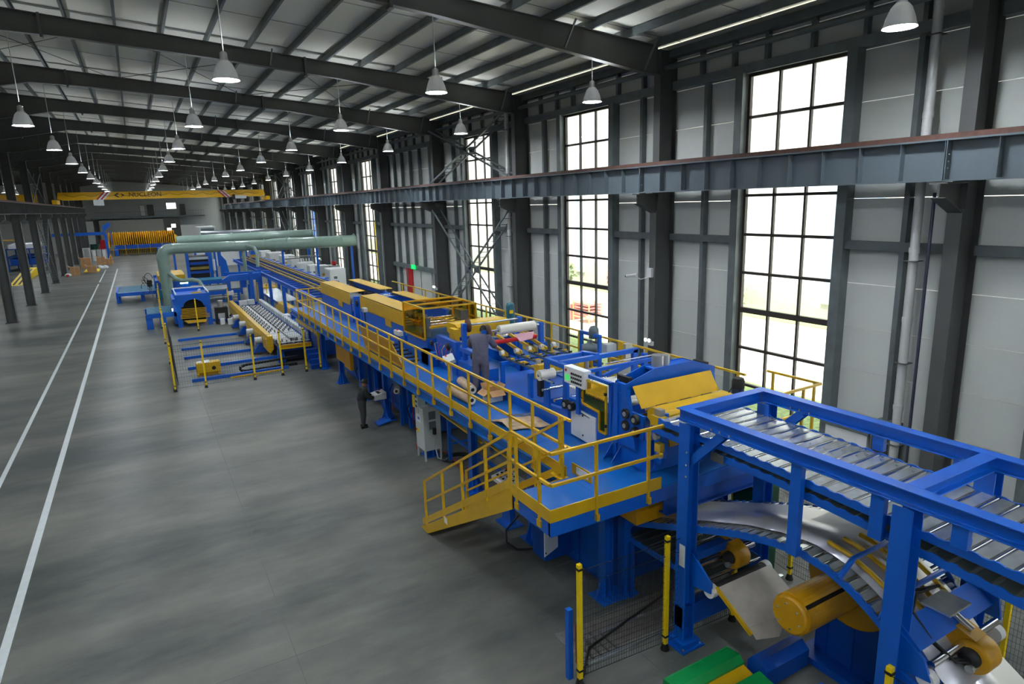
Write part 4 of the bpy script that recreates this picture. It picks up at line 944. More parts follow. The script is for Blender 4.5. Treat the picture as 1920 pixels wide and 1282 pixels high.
for x in (7.5,): MB().lathe((7.6,17.35,3.5), [(.02,-.02),(.12,0),(.12,.03)], 16, 'x').build('hand_wheel', BLK, t); MB().lathe((7.6,18.6,3.4), [(.02,-.02),(.1,0),(.1,.03)], 16, 'x').build('hand_wheel', BLK, t)
for a in range(5): MB().path([(7.62,17.1+a*.25,3.5),(7.5,17.0+a*.27,3.3+.05*a),(7.55,17.2+a*.2,3.0),(7.6,17.3+a*.3,2.9)], .01, 5).build('red_hose', RED if a % 2 else ORNG, t)
t = thing('push_button_box', 'grey tilted push button box on a post below the yellow hood', 'control box', (7.3, 16.5, 3.2))
MB().quad((7.1,16.35,3.2),(7.35,16.2,3.3),(7.45,16.6,3.4),(7.2,16.75,3.3),.1).build('box', GREY, t); MB().bar((7.3,16.5,D),(7.3,16.5,3.25),.06).build('post', GREY, t); MB().box(7.2,7.24,16.6,16.64,3.4,3.44).build('red_button', RED, t)
# cage
t = thing('yellow_cage', 'yellow framed guard cage with amber see-through panels over the rollers', 'guard', (8.4, 19.8, D))
cx0, cx1, cy0, cy1, cz0, cz1 = 7.55, 9.4, 18.95, 20.8, 3.45, 4.45
E8 = [((cx0,cy0,cz0),(cx0,cy0,cz1)),((cx1,cy0,cz0),(cx1,cy0,cz1)),((cx0,cy1,cz0),(cx0,cy1,cz1)),((cx1,cy1,cz0),(cx1,cy1,cz1)),((cx0,cy0,cz1),(cx1,cy0,cz1)),((cx0,cy1,cz1),(cx1,cy1,cz1)),((cx0,cy0,cz1),(cx0,cy1,cz1)),((cx1,cy0,cz1),(cx1,cy1,cz1)),((cx0,cy0,cz0),(cx0,cy1,cz0)),((cx0,19.9,cz1),(cx1,19.9,cz1))]
for a, b in E8: MB().bar(a, b, .05).build('frame_bar', YEL, t)
MB().box(cx0,cx1,cy0,cy1,cz1-.01,cz1-.004).build('top_pane', AMBG, t); MB().box(cx0,cx0+.005,cy0,cy1,cz0,cz1).build('side_pane', AMBG, t); MB().box(cx1-.005,cx1,cy0,cy1,cz0,cz1).build('side_pane', AMBG, t)
rs = None
for i in range(7): MB().tube((7.75,19.1+i*.24,3.8+.04*(i % 2)),(9.3,19.1+i*.24,3.8+.04*(i % 2)),.06,12).build('roller', CHR if i % 2 else YEL, t)
MB().box(7.62,9.35,18.98,20.75,D,3.45).build('machine_base', BLUE, t); MB().box(7.66,7.8,19.05,19.5,3.5,4.1).build('bearing_column', MOTG, t); MB().box(9.0,9.3,19.3,19.8,3.9,4.2).build('gear_box', MOTG, t)
# long roll formers with covers
def former(lab, y0, y1, ztop, drop):
    t = thing('roll_former', lab, 'machine', (8.6, y0, D))
    MB().box(7.72, 9.5, y0, y1, D, 3.2).build('base', BLUE, t); MB().box(7.68, 7.72, y0, y1, 3.0, 3.6).build('side_plate', BLUE, t)
    MB().box(7.62, 7.66, y0, y1, ztop-.5, ztop).build('side_cover', YEL, t, bev=.004)
    MB().box(7.62, 7.66, y0+1.25, y0+1.85, ztop-.75, ztop-.5).build('cover_tab', YEL, t)
    MB().quad((7.66,y0,ztop+.02),(8.35,y0,ztop+.04),(8.35,y1,ztop+.04),(7.66,y1,ztop+.02),.015).build('top_cover', YEL, t)
    MB().box(7.645,7.675,y0,y1,ztop,ztop+.02).build('lid_gap', BLK, t)
    MB().quad((9.15,y0+.4,ztop-.02),(9.75,y0+.4,ztop-.02),(9.75,y1+.4,ztop-.02),(9.15,y1+.4,ztop-.02),.015).build('far_top_cover', YEL, t)
    n = int((y1-y0)/.5); rs = None
    for i in range(n):
        y = y0+.3+i*.5
        MB().tube((7.8,y,3.5),(9.5,y,3.5),.05,8).build('shaft', GALV, t)
        if y > 26: 
            MB().tube((9.0,y+.5,3.62),(9.3,y+.5,3.62),.12,12).build('forming_roll', BLK, t)
        else: MB().tube((8.5,y,3.58),(8.9,y,3.58),.1,12).build('forming_roll', STEEL, t)
    MB().box(9.3, 9.4, y0, y1, 3.2, ztop-.1).build('far_side_plate', DBLUE, t)
    return t
former('roll former with long yellow covers, the nearer of the two behind the cage', 21.2, 26.1, 4.05, 1)
former('roll former with long yellow covers, the farther of the two', 27.7, 32.8, 4.0, 1)
t = thing('coupling_unit', 'blue and black drive coupling between the two yellow covered roll formers', 'machine', (8.3, 26.9, D))
for y in (26.4, 27.3): MB().box(7.7,9.4,y-.08,y+.08,D,3.9).build('frame_plate', BLUE, t)
MB().lathe((7.6,26.6,3.7), [(.02,-.02),(.15,0),(.15,.04)], 16, 'x').build('hand_wheel', BLK, t); MB().tube((7.9,26.9,3.8),(9.2,26.9,3.8),.12,12).build('drum', GALV, t)
MB().tube((7.9,25.9,3.75),(8.9,25.4,3.75),.06,12).build('copper_roller', mat('copper_tone',(190,120,70),.4), t) if False else None
t = thing('lower_base_line', 'blue welded base frame on the deck under the middle machines', 'frame', (8.6, 16.5, D))
for x in (7.75, 9.6): MB().box(x-.06,x+.06,12.7,21.1,D,3.0).build('base_beam', BLUE, t)
for y in (18.5, 18.8): MB().box(7.45,7.65,y-.25,y+.6,D,3.15).build('drive_box', BLUE, t)
for i in range(6): MB().box(7.2,7.7,19.3+i*.55,19.45+i*.55,D,D+.04).build('step_plate', BLK, t)
t = thing('leaning_panel', 'amber-yellow spare cover panel leaning against the walkway rail', 'panel', (6.5, 22, D))
MB().quad((6.62,18.5,D+.02),(6.62,22.5,D+.02),(6.4,22.3,D+.85),(6.4,19.0,D+.85),.03).build('sheet', AMB, t); 
for z in (.0, .8): MB().bar((6.6-.2*z/.8,18.7,D+.05+z),(6.6-.2*z/.8,22.3,D+.05+z),.05).build('flange', YEL, t)
t = thing('push_button_box', 'small white button box on a post between the yellow covers and the rail', 'control box', (7.3, 24.6, 3.7)); MB().box(7.25,7.4,24.4,24.7,3.65,3.8).build('box', GREY, t); MB().bar((7.32,24.55,D),(7.32,24.55,3.65),.04).build('post', BLK, t); MB().box(7.24,7.25,24.5,24.55,3.7,3.75).build('red_button', RED, t)
t = thing('push_button_box', 'small white button box with red button near the cage front', 'control box', (7.1, 20.3, 3.3)); MB().box(7.05,7.2,20.0,20.5,3.45,3.6).build('box', GREY, t); MB().bar((7.12,20.2,D),(7.12,20.2,3.45),.04).build('post', BLK, t); MB().box(7.1,7.15,20.3,20.35,3.6,3.63).build('red_button', RED, t)
# things lying on the deck
for (a, b, l) in (((7.33,15.9,D+.13),(7.2,14.95,D+.13),'kraft-wrapped film roll lying on the deck, the one nearer the worker'), ((6.72,15.3,D+.14),(6.75,14.1,D+.14),'kraft-wrapped film roll lying on the deck close to the walkway rail')):
    t = thing('wrapped_roll', l, 'roll', (a[0], a[1], D), 'kraft-wrapped rolls on the deck'); MB().tube(a, b, .125, 20).build('wrapping', KRAFT, t)
    a_, b_ = Vector(a), Vector(b); d = (b_-a_).normalized()
    MB().tube(b_-d*.01, b_+d*.06, .11, 18).build('roll_end', FILM, t); MB().tube(b_+d*.05, b_+d*.065, .05, 12).build('core_hole', BLK, t)
t = thing('cardboard_box', 'open cardboard box with white lower label on the deck by the worker', 'box', (7.4, 14.0, D))
for (x0,x1,y0,y1) in ((7.2,7.6,13.95,13.96),(7.2,7.6,14.34,14.35),(7.2,7.21,13.95,14.35),(7.59,7.6,13.95,14.35)): MB().box(x0,x1,y0,y1,D,D+.3).build('side_wall', CARD, t)
MB().box(7.2,7.6,13.95,14.35,D,D+.01).build('bottom', CARD, t)
MB().box(7.195,7.2,13.97,14.33,D+.01,D+.14).build('printed_band', WHT, t); MB().box(7.22,7.58,13.945,13.95,D+.01,D+.14).build('printed_band', WHT, t)
MB().quad((7.2,13.95,D+.3),(7.2,14.35,D+.3),(7.05,14.35,D+.2),(7.05,13.95,D+.2),.006).build('flap', CARD, t); MB().quad((7.2,13.95,D+.3),(7.6,13.95,D+.3),(7.6,13.8,D+.19),(7.2,13.8,D+.19),.006).build('flap', CARD, t)
MB().quad((7.6,13.95,D+.3),(7.6,14.35,D+.3),(7.68,14.35,D+.42),(7.68,13.95,D+.42),.006).build('flap', CARD, t); MB().quad((7.2,14.35,D+.3),(7.6,14.35,D+.3),(7.6,14.45,D+.42),(7.2,14.45,D+.42),.006).build('flap', CARD, t)
m = MB(); N = 9; vs = []
for i in range(N+1):
    for j in range(N+1):
        u, v = i/N, j/N; x = 6.55+.9*u+.1*v; y = 12.7-.85*v-.25*u; vs.append((x, y, D+.03+.09*abs(math.sin(u*7+v*3))*(1-abs(2*v-1))+.02*random.random()))
vs += [(a, b, c-.01) for a, b, c in vs]; K = (N+1)**2; fs = []
for i in range(N):
    for j in range(N): a = i*(N+1)+j; fs += [(a,a+1,a+N+2,a+N+1),(K+a,K+a+N+1,K+a+N+2,K+a+1)]
m.add(vs, fs); single(m, 'wrapping_paper', KRAFT, 'crumpled sheet of brown wrapping paper on the deck near the stair head', 'paper')
t = thing('profile_bundle', 'few thin pale steel strips lying on the deck before the film unwinder', 'strips', (7.4, 12.8, D))
for i in range(4): MB().bar((7.1+i*.08,12.9-.05*i,D+.015),(7.55+i*.05,12.4+.08*i,D+.015),.03,.02).build('strip', GALV, t)

# ================================================================ UNDER THE DECK
t = thing('lower_press', 'dark blue machine body under the near platform with open white door', 'machine', (7, 9.2, 0))
MB().box(7.32, 9.6, 9.25, 11.2, 0, 2.0).build('body', DBLUE, t, bev=.01)
MB().box(7.3, 7.32, 9.4, 10.2, .1, 1.9).build('side_plate', BLUE, t); MB().box(7.3, 7.32, 10.3, 11.1, .1, 1.9).build('side_plate', BLUE, t)
dd = MB().quad((6.22,9.93,.72),(6.66,10.12,.72),(6.66,10.12,1.35),(6.22,9.93,1.35),.02).build('open_door', WHT, t, label='open white door'); MB().tube((6.25,9.9,1.28),(6.25,9.95,1.28),.015,8).build('lock', BLK, dd); MB().tube((6.25,9.9,.8),(6.25,9.95,.8),.015,8).build('lock', BLK, dd)
MB().quad((6.66,10.5,.6),(6.72,10.9,.6),(6.72,10.9,1.45),(6.66,10.5,1.45),.02).build('white_panel', WHT, t); MB().box(6.6,7.3,10.5,11.0,.2,1.9).build('cable_box', DBLUE, t)
MB().box(7.2,8.6,8.3,8.8,1.85,2.3).build('amber_housing', AMB, t)
MB().path([(6.9,12.1,.5),(6.6,12.2,.15),(6.45,11.9,.03),(6.5,11.5,.03),(6.9,11.3,.03),(7.3,11.25,.3)], .025, 7).build('hose', BLK, t)
t = thing('lower_post', 'blue post with welded rungs beside the low roller bed', 'post', (7.42, 9.0, 0))
MB().box(7.42,7.58,8.9,9.1,0,1.95).build('post', BLUE, t); MB().box(7.3,7.7,8.8,9.2,0,.05).build('foot', BLUE, t)
for i in range(5): MB().bar((7.38,8.88,1.1+i*.17),(7.6,8.88,1.1+i*.17),.02).build('rung', BLUE, t)
t = thing('lower_conveyor', 'grey edged lower conveyor with blue stand under the walkway', 'conveyor', (7.4, 14, 0))
for y0, y1 in ((11.5,14.4),(14.6,18.6)):
    MB().ch((7.3,y0,1.5),(7.3,y1,1.62),.05,.14,.01,-1).build('edge_profile', GREY, t); MB().bar((7.25,y0,1.42),(7.25,y1,1.52),.04,.05).build('yellow_edge', YEL, t)
    for i in range(int((y1-y0)/.3)): MB().bar((7.4,y0+.1+i*.3,1.5),(9.0,y0+.1+i*.3,1.5),.06,.04).build('slat', GALV, t)
for y in (12.4, 15.6, 17.2):
    for x in (7.45, 8.9): MB().box(x-.05,x+.05,y-.05,y+.05,0,1.42).build('leg', BLUE, t)
    MB().bar((7.45,y,.5),(8.9,y,.5),.06).build('tie', BLUE, t)
for x in (7.45, 8.9): MB().bar((x,12.4,.8),(x,17.2,.8),.07).build('tie', BLUE, t)
for i, (y0, y1) in enumerate(((19.2,20.6),(21.2,24.4),(25.2,29.5))):
    t = thing('lower_unit', 'blue framed machine unit under the walkway, %s' % ('behind the grey cabinet','behind the floor console','farthest along')[i], 'machine', (8, y0, 0))
    for x in (7.5, 9.5):
        for y in (y0, y1): MB().box(x-.07,x+.07,y-.07,y+.07,0,2.1).build('post', BLUE, t)
        MB().bar((x,y0,.5),(x,y1,.5),.12).build('low_beam', BLUE, t); MB().bar((x,y0,1.9),(x,y1,1.9),.12).build('top_beam', BLUE, t)
    MB().box(7.7,9.3,y0+.2,y1-.2,.1,1.5).build('machine_body', DBLUE, t)
    for j in range(3): MB().tube((7.4,y0+.3+j*.4,1.6),(9.4,y0+.3+j*.4,1.6),.07,10).build('roller', BLK, t)
    MB().path([(7.4,y0+.3,1.6),(7.25,y0+.4,1.1),(7.3,y0+.7,.6),(7.4,y0+.9,.3)], .015, 6).build('red_hose', RED, t)
    MB().path([(7.42,y0+.6,1.5),(7.2,y0+.9,.9),(7.35,y0+1.1,.5)], .02, 6).build('black_hose', BLK, t)
for y, z in ((20.6,1.95),(20.6,1.45)):
    t = thing('small_film_roll', 'small white film roll under the deck, %s of the pair' % ('upper' if z > 1.6 else 'lower'), 'roll', (7.2, y, z), 'pair of small film rolls on a grey plate'); MB().tube((7.0,y-.1,z),(7.15,y+.25,z),.1,16).build('roll', FILM, t); MB().tube((6.99,y-.12,z),(7.0,y-.1,z),.05,12).build('core', BLK, t)
t = thing('roll_plate', 'grey mounting plate holding the two small film rolls', 'plate', (7.25, 20.9, 1.7)); MB().prism([(20.7,1.2),(21.4,1.5),(21.3,2.2),(20.6,2.25)], 'x', 7.2, 7.23).build('plate', MOTG, t); MB().bar((7.3,21.0,0),(7.3,21.0,1.4),.08).build('post', BLUE, t)
for i,(y,z0) in enumerate(((26.8,1.3),(25.6,1.2))):
    t = thing('amber_guard', 'amber guard box hanging under the walkway, %s one' % ('farther','nearer')[i], 'guard', (6.9, y, z0)); MB().box(6.75,6.9,y-.7+.3*i,y+.5,z0,z0+.95).build('box', AMB, t, bev=.01)
    MB().bar((6.8,y,z0+.9),(6.8,y,2.45),.06).build('hanger', AMB, t)
t = thing('switch_box', 'grey switch box with yellow side mounted on the walkway leg above the cabinet', 'control box', (6.85, 18.0, 1.9)); MB().box(6.7,6.95,17.75,18.0,1.45,2.1).build('box', GREY, t, bev=.01); MB().box(6.68,6.95,18.0,18.15,1.6,2.0).build('yellow_side', BYEL, t)
for z in (1.65,1.8,1.95): MB().box(6.69,6.7,17.82,17.92,z,z+.06).build('socket', BLK, t)
MB().path([(6.8,17.85,1.45),(6.85,18.0,.9),(6.7,18.1,.3),(6.8,18.2,.05)],.015,6).build('red_hose', RED, t)
t = thing('electrical_cabinet', 'light grey electrical cabinet on thin legs beside the walkway', 'cabinet', (6.9, 17.7, 0))
MB().box(6.72,7.28,17.42,18.08,.33,1.7).build('cabinet_body', GREY, t, bev=.008)
for x in (6.75,7.25):
    for y in (17.46,18.04): MB().box(x-.025,x+.025,y-.025,y+.025,0,.33).build('leg', GREY, t)
MB().box(6.71,6.72,17.6,17.95,1.2,1.5).build('display_panel', WHT, t); MB().box(6.705,6.71,17.7,17.85,1.28,1.36).build('blue_display', DECK, t)
for i in range(2): MB().box(6.9,7.12,17.41,17.42,1.0+i*.32,1.25+i*.32).build('vent_grille', MOTG, t)
MB().box(6.70,6.72,17.8,17.95,.85,.97).build('yellow_mark', BYEL, t); MB().lathe((6.68,17.95,.92), [(.0,0),(.03,.0),(.03,.03)], 10, 'x').build('red_switch', RED, t)
MB().box(7.0,7.09,17.33,17.42,.85,1.05).build('plug', BLK, t); MB().path([(7.05,17.36,.85),(7.02,17.34,.5),(7.08,17.3,.1),(7.25,17.2,.02),(7.4,17.3,.02)],.02,7).build('cable', GREY, t)
m = MB()
for k in range(4):
    R = .3+.05*k; m.path([(7.6+R*math.cos(a*PI/8), 17.1+R*.8*math.sin(a*PI/8), .02+.015*k) for a in range(17)], .014, 6)
single(m, 'coiled_cable', BLK, 'loose coil of dark cable on the floor behind the grey cabinet', 'cable')
single(MB().path([(7.3,18.2,.02),(7.6,17.6,.02),(7.4,16.5,.02),(7.2,15.2,.02),(7.5,14.2,.02)],.015,6), 'air_hose', RED, 'red air hose on the floor between the grey cabinet and the stairs', 'hose')
t = thing('control_desk', 'grey slanted control desk on a blue pedestal under the stair rail', 'control desk', (7.1, 12.6, 0))
MB().quad((6.75,12.25,1.05),(7.2,12.25,1.15),(7.2,13.1,1.15),(6.75,13.1,1.05),.12).build('desk_box', WHT, t); MB().prism([(12.5,0),(12.95,0),(12.8,1.0),(12.6,1.0)], 'x', 6.9, 7.05).build('pedestal', BLUE, t); MB().box(6.75,7.2,12.4,13.0,0,.04).build('foot', BLUE, t)
for r in range(3):
    for c in range(5): MB().box(6.82+r*.12,6.87+r*.12,12.4+c*.14,12.45+c*.14,1.185+r*.027,1.21+r*.027).build('switch', BLK, t)
MB().box(7.1,7.14,13.0,13.05,1.26,1.29).build('red_button', RED, t)
t = thing('control_desk', 'grey control desk on a leaning blue foot in front of the worker in black', 'control desk', (6.7, 21.7, 0))
MB().prism([(6.5,.95),(6.95,.95),(6.95,1.2),(6.5,1.12)], 'y', 21.45, 21.95).build('desk_box', GREY, t, bev=.006); MB().quad((6.52,21.47,1.125),(6.93,21.47,1.2),(6.93,21.93,1.2),(6.52,21.93,1.125),.004).build('panel', WHT, t)
for c in range(3): MB().box(6.66,6.78,21.53+c*.11,21.57+c*.11,1.15,1.19).build('switch', BLK, t)
MB().lathe((6.83,21.88,1.18), [(.03,0),(.03,.04),(.0,.045)], 12).build('stop_button', RED, t)
MB().bar((6.8,21.7,.95),(7.0,21.6,.06),.06).build('stand', BLUE, t); MB().quad((6.55,21.35,.02),(7.05,21.35,.14),(7.05,21.85,.14),(6.55,21.85,.02),.03).build('foot_plate', BLUE, t)
single(MB().path([(7.05,21.7,.04),(7.3,21.9,.03),(7.35,22.3,.1),(7.45,22.6,.5),(7.5,22.9,.9)],.025,7), 'cable', BLK, 'thick black cable from the control desk foot to the machine', 'cable')

# ================================================================ PEOPLE
def person(lab, loc, head_deg, J, body_m, leg_m, shoe_m, hat=None, hair=True, jacket=False, fat=1., height=1.75):
    t = thing('person', lab, 'person', loc); a = math.radians(head_deg); sc = height/1.75
    def W_(v):   # local: +y forward, +x right
        x, y, z = v[0]*sc, v[1]*sc, v[2]*sc
        return Vector((loc[0]+x*math.cos(a)+y*math.sin(a), loc[1]-x*math.sin(a)+y*math.cos(a), loc[2]+z))
    def skin(name, verts, edges, rad, m, root=0, parent=t, sub=1):
        off = Vector(parent['_w']); me = bpy.data.meshes.new(name); me.from_pydata([tuple(W_(v)-off) for v in verts], edges, [])
        me.materials.append(m)
        o = bpy.data.objects.new(name, me); COL.objects.link(o); o.parent = parent; o['_w'] = tuple(off)
        s1 = o.modifiers.new('skin', 'SKIN')
        for i, r in enumerate(rad): me.skin_vertices[0].data[i].radius = (r*sc*(fat if name != 'hand' else 1), r*sc*(fat if name != 'hand' else 1))
        me.skin_vertices[0].data[root].use_root = True
        s1.use_smooth_shade = True; s2 = o.modifiers.new('sub', 'SUBSURF'); s2.levels = sub+1; s2.render_levels = sub+1
        return o
    L = J
    verts = [L['pelvis'], L['belly'], L['chest'], L['neck'], L['head'],
             L['shR'], L['elR'], L['wrR'], L['shL'], L['elL'], L['wrL'],
             L['hipR'], L['knR'], L['anR'], L['hipL'], L['knL'], L['anL']]
    edges = [(0,1),(1,2),(2,3),(3,4),(2,5),(5,6),(6,7),(2,8),(8,9),(9,10),(0,11),(11,12),(12,13),(0,14),(14,15),(15,16)]
    rad = [.175,.17,.19,.07,.07,.1,.075,.05,.1,.075,.05,.13,.09,.07,.13,.09,.07]
    skin('body', verts, edges, rad, leg_m if jacket else body_m)
    if jacket:
        mix = lambda p, q, k: tuple(p[i]+(q[i]-p[i])*k for i in range(3))
        v2 = [L['pelvis'], L['belly'], L['chest'], L['neck'], L['shR'], L['elR'], L['wrR'], L['shL'], L['elL'], L['wrL']]
        skin('jacket', v2, [(0,1),(1,2),(2,3),(2,4),(4,5),(5,6),(2,7),(7,8),(8,9)], [.21,.2,.22,.1,.12,.09,.07,.12,.09,.07], body_m)
    hc = Vector(L['head'])
    # head: egg with jaw, nose, ears
    pts = []; n, mR = 16, 12; hm = []
    fdir = Vector(L.get('face', (0,1,-.1))).normalized(); rt = fdir.cross(Vector((0,0,1))).normalized(); uu = rt.cross(fdir)
    vs = []
    for j in range(mR+1):
        ph = PI*j/mR
        for i in range(n):
            th = 2*PI*i/n; x = .078*math.sin(ph)*math.cos(th); y = .098*math.sin(ph)*math.sin(th); z = .125*math.cos(ph)
            if z < 0: x *= 1+z*1.8; y = y*(1+z*1.2)+(-z)*.12
            if y > .07 and abs(x) < .03 and -.05 < z < .02: y += .022*(1-abs(x)/.03)
            vs.append(hc+rt*x+fdir*y+uu*(z+.05))
    fs = [(j*n+i, j*n+(i+1)%n, (j+1)*n+(i+1)%n, (j+1)*n+i) for j in range(mR) for i in range(n)]
    hd = MB().add([W_(v) for v in vs], fs, True).build('head', SKIN, t)
    for sx in (-1, 1):
        e = hc+rt*(.078*sx)+uu*.045; MB().lathe(W_(e), [(.005,-.03),(.018,-.015),(.02,.01),(.008,.03)], 8).build('ear', SKIN, hd)
        e = hc+rt*(.03*sx)+fdir*.09+uu*.055; MB().lathe(W_(e), [(.002,-.01),(.011,0),(.002,.01)], 8).build('eye', BLK, hd)
    e = hc+fdir*.097-uu*.01; MB().bar(W_(e-rt*.02), W_(e+rt*.02), .008).build('mouth', mat('lip', (140,80,72), .6), hd)
    if hair:
        vh = []
        for j in range(8):
            ph = PI*.62*j/7
            for i in range(n):
                th = 2*PI*i/n; k = 1.1 if math.sin(th) < .5 else 1.03
                phk = ph if math.sin(th) < .45 else ph*.55
                vh.append(hc+rt*(.082*k*math.sin(phk)*math.cos(th))+fdir*(.102*k*math.sin(phk)*math.sin(th))+uu*(.05+.133*math.cos(phk)))
        MB().add([W_(v) for v in vh], [(j*n+i, j*n+(i+1)%n, (j+1)*n+(i+1)%n, (j+1)*n+i) for j in range(7) for i in range(n)], True).build('hair', HAIR, t)
    if hat:
        m = MB(); c = hc+uu*.11; A = [c-uu*.01+(rt*math.cos(2*PI*i/20)*.15+fdir*math.sin(2*PI*i/20)*.17) for i in range(20)]
        B_ = [c+uu*.02+(rt*math.cos(2*PI*i/20)*.095+fdir*math.sin(2*PI*i/20)*.115) for i in range(20)]
        C_ = [c+uu*.11+(rt*math.cos(2*PI*i/20)*.08+fdir*math.sin(2*PI*i/20)*.095) for i in range(20)]; Dd = [c+uu*.135+(rt*math.cos(2*PI*i/20)*.03+fdir*math.sin(2*PI*i/20)*.04) for i in range(20)]
        R4 = [W_(v) for v in A+B_+C_+Dd]
        m.add(R4, [(j*20+i, j*20+(i+1)%20, (j+1)*20+(i+1)%20, (j+1)*20+i) for j in range(3) for i in range(20)]+[tuple(range(60,80))], True); m.build('hat', HAIR, t)
    # hands: palm and five bent fingers
    for s, wk, ek in ((1, 'wrR', 'elR'), (-1, 'wrL', 'elL')):
        w = Vector(L[wk]); d = (w-Vector(L[ek])).normalized(); side = d.cross(Vector((0,0,1))).normalized(); nn = side.cross(d)
        v = [w, w+d*.05, w+d*.09]; e = [(0,1),(1,2)]; r = [.026, (.036), .03]
        for f in range(4):
            b = w+d*.095+side*((f-1.5)*.021); k = (.9, 1.05, 1, .8)[f]
            v += [b, b+d*.035*k-nn*.008, b+d*.06*k-nn*.028]; i0 = len(v)-3; e += [(2,i0),(i0,i0+1),(i0+1,i0+2)]; r += [.0105,.009,.0075]
        b = w+d*.035-side*.03*s; v += [b, b+d*.03-side*.018*s, b+d*.055-side*.02*s-nn*.01]; i0 = len(v)-3; e += [(0,i0),(i0,i0+1),(i0+1,i0+2)]; r += [.014,.011,.009]
        skin('hand', [tuple(q) for q in v], e, r, SKIN)
    for k in ('anR', 'anL'):
        p = Vector(L[k]); x, y = p.x, p.y
        m = MB(); q = [(-.045,-.09),(.045,-.09),(.052,.05),(.04,.15),(0,.18),(-.04,.15),(-.052,.05)]
        vs = [W_((x+u, y+v_, 0.0)) for u, v_ in q]+[W_((x+u*.9, y+v_*.95, .06 if v_ > .1 else .09)) for u, v_ in q]
        n7 = len(q); m.add(vs, [(i,(i+1)%n7,n7+(i+1)%n7,n7+i) for i in range(n7)]+[tuple(range(n7-1,-1,-1)), tuple(range(n7,2*n7))]).build('shoe', shoe_m, t)
    return t
stand = dict(pelvis=(0,0,.96), belly=(0,.03,1.12), chest=(0,.07,1.32), neck=(0,.1,1.48), head=(0,.12,1.56), face=(.1,1,-.35),
    shR=(.18,.08,1.39), elR=(.23,.2,1.14), wrR=(.17,.42,1.08), shL=(-.18,.08,1.39), elL=(-.23,.2,1.15), wrL=(-.13,.44,1.1),
    hipR=(.09,0,.88), knR=(.1,.02,.5), anR=(.1,-.03,.09), hipL=(-.09,0,.88), knL=(-.1,.04,.5), anL=(-.11,.02,.09))
person('person in black jacket and dark hat standing on the floor at a grey control desk', (6.08, 21.62, 0), 88, stand, JACK, TROU, BLK, hat=True, hair=False, jacket=True, height=1.72)
bend = dict(pelvis=(0,0,.95), belly=(0,.05,1.12), chest=(0,.14,1.33), neck=(.02,.2,1.48), head=(.04,.25,1.56), face=(.1,1,-.5),
    shR=(.22,.13,1.42), elR=(.34,.24,1.18), wrR=(.26,.46,1.14), shL=(-.22,.13,1.42), elL=(-.34,.22,1.2), wrL=(-.16,.48,1.2),
    hipR=(.1,0,.87), knR=(.12,.03,.48), anR=(.12,-.04,.09), hipL=(-.1,0,.87), knL=(-.13,.02,.48), anL=(-.15,-.03,.09))
person('person in grey coverall seen from behind, working at the white film roll on the deck', (7.5, 14.98, D), 40, bend, COVER, COVER, mat('grey_shoe',(70,68,70),.7), fat=1.18, height=1.8)
person('distant person in navy top behind the far end of the walkway by the grey cabinets', (12.6, 58.0, 0), -20, stand, NAVY, NAVY, BLK, height=1.75)
# ================================================================ LEFT SIDE OF THE LINE AND THE BACKGROUND
t = thing('stacking_roller_table', 'long roller table with yellow side guard and many white rollers, left of the walkway', 'conveyor', (6, 41, 0))
MB().prism([(5.1,.95),(5.18,1.2),(5.42,1.2),(5.42,.5),(5.25,.3),(5.12,.4)], 'y', 34.9, 51.0).build('side_guard', YEL, t)
for i in range(4):
    y = 36.6+i*3.0; MB().tube((4.75,y,.75),(5.1,y,.75),.17,14).build('gear_motor', GREY, t); MB().tube((4.8,y+.5,.5),(5.1,y+.5,.5),.13,12).build('gear_motor', GREY, t)
    MB().prism([(4.6,.1),(5.3,.1),(5.3,.6),(4.95,.6)], 'y', y-.15, y+.25).build('carriage_bracket', DBLUE, t); MB().tube((4.7,y-.02,.17),(4.7,y+.2,.17),.14,12).build('wheel', MOTG, t)
rs = ds = None
for i in range(36):
    y = 33.75+i*.42
    if rs is None:
        rs = MB().tube((5.5,y,.98),(6.15,y,.98),.06,10).build('white_roller', WHT, t); rs2 = MB().tube((6.25,y,.98),(6.9,y,.98),.06,10).build('white_roller', WHT, t)
        m = MB()
        for x in (5.6,5.9,6.35,6.65): m.tube((x-.025,y,1.02),(x+.025,y,1.02),.115,8)
        for x in (5.47,5.75,6.2,6.5,6.8): m.tube((x-.025,y+.42,1.02),(x+.025,y+.42,1.02),.115,8)
        ds = m.build('guide_discs', STEEL, t, kind='stuff')
    else: inst(rs, t, (0,i*.42,0)); inst(rs2, t, (0,i*.42,0)); (inst(ds, t, (0,i*.42,0)) if i > 7 and i % 2 == 0 else None)
kn = None
for i in range(26):
    y = 34.2+i*.6
    if kn is None: kn = MB().prism([(y-.12,1.0),(y+.12,1.0),(y+.12,1.3),(y,1.34),(y-.12,1.26)], 'x', 7.0, 7.22).build('clamp_block', GREY, t)
    else: inst(kn, t, (0,i*.6,0))
MB().box(7.0,7.3,33.8,50,.65,1.0).build('side_frame', BLUE, t)
MB().bar((5.45,33.35,.88),(7.0,33.3,.88),.14,.16).build('front_edge', AMB, t); MB().bar((5.45,33.22,.8),(7.0,33.17,.8),.03,.05).build('front_trim', BYEL, t)
MB().quad((5.45,33.5,1.04),(7.0,33.45,1.04),(7.0,33.7,1.04),(5.45,33.75,1.04),.01).build('front_plate', GREY, t)
for i in range(4): MB().tube((6.2+i*.08,34.0,1.0),(6.2+i*.08,34.0,1.16),.03,8).build('spring_stop', STEEL, t)
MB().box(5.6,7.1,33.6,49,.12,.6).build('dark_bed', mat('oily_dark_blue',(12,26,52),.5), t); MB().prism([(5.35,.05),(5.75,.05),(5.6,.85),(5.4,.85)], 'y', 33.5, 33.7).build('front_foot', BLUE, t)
MB().box(5.4,7.2,33.4,33.6,.62,.8).build('front_beam', DBLUE, t)
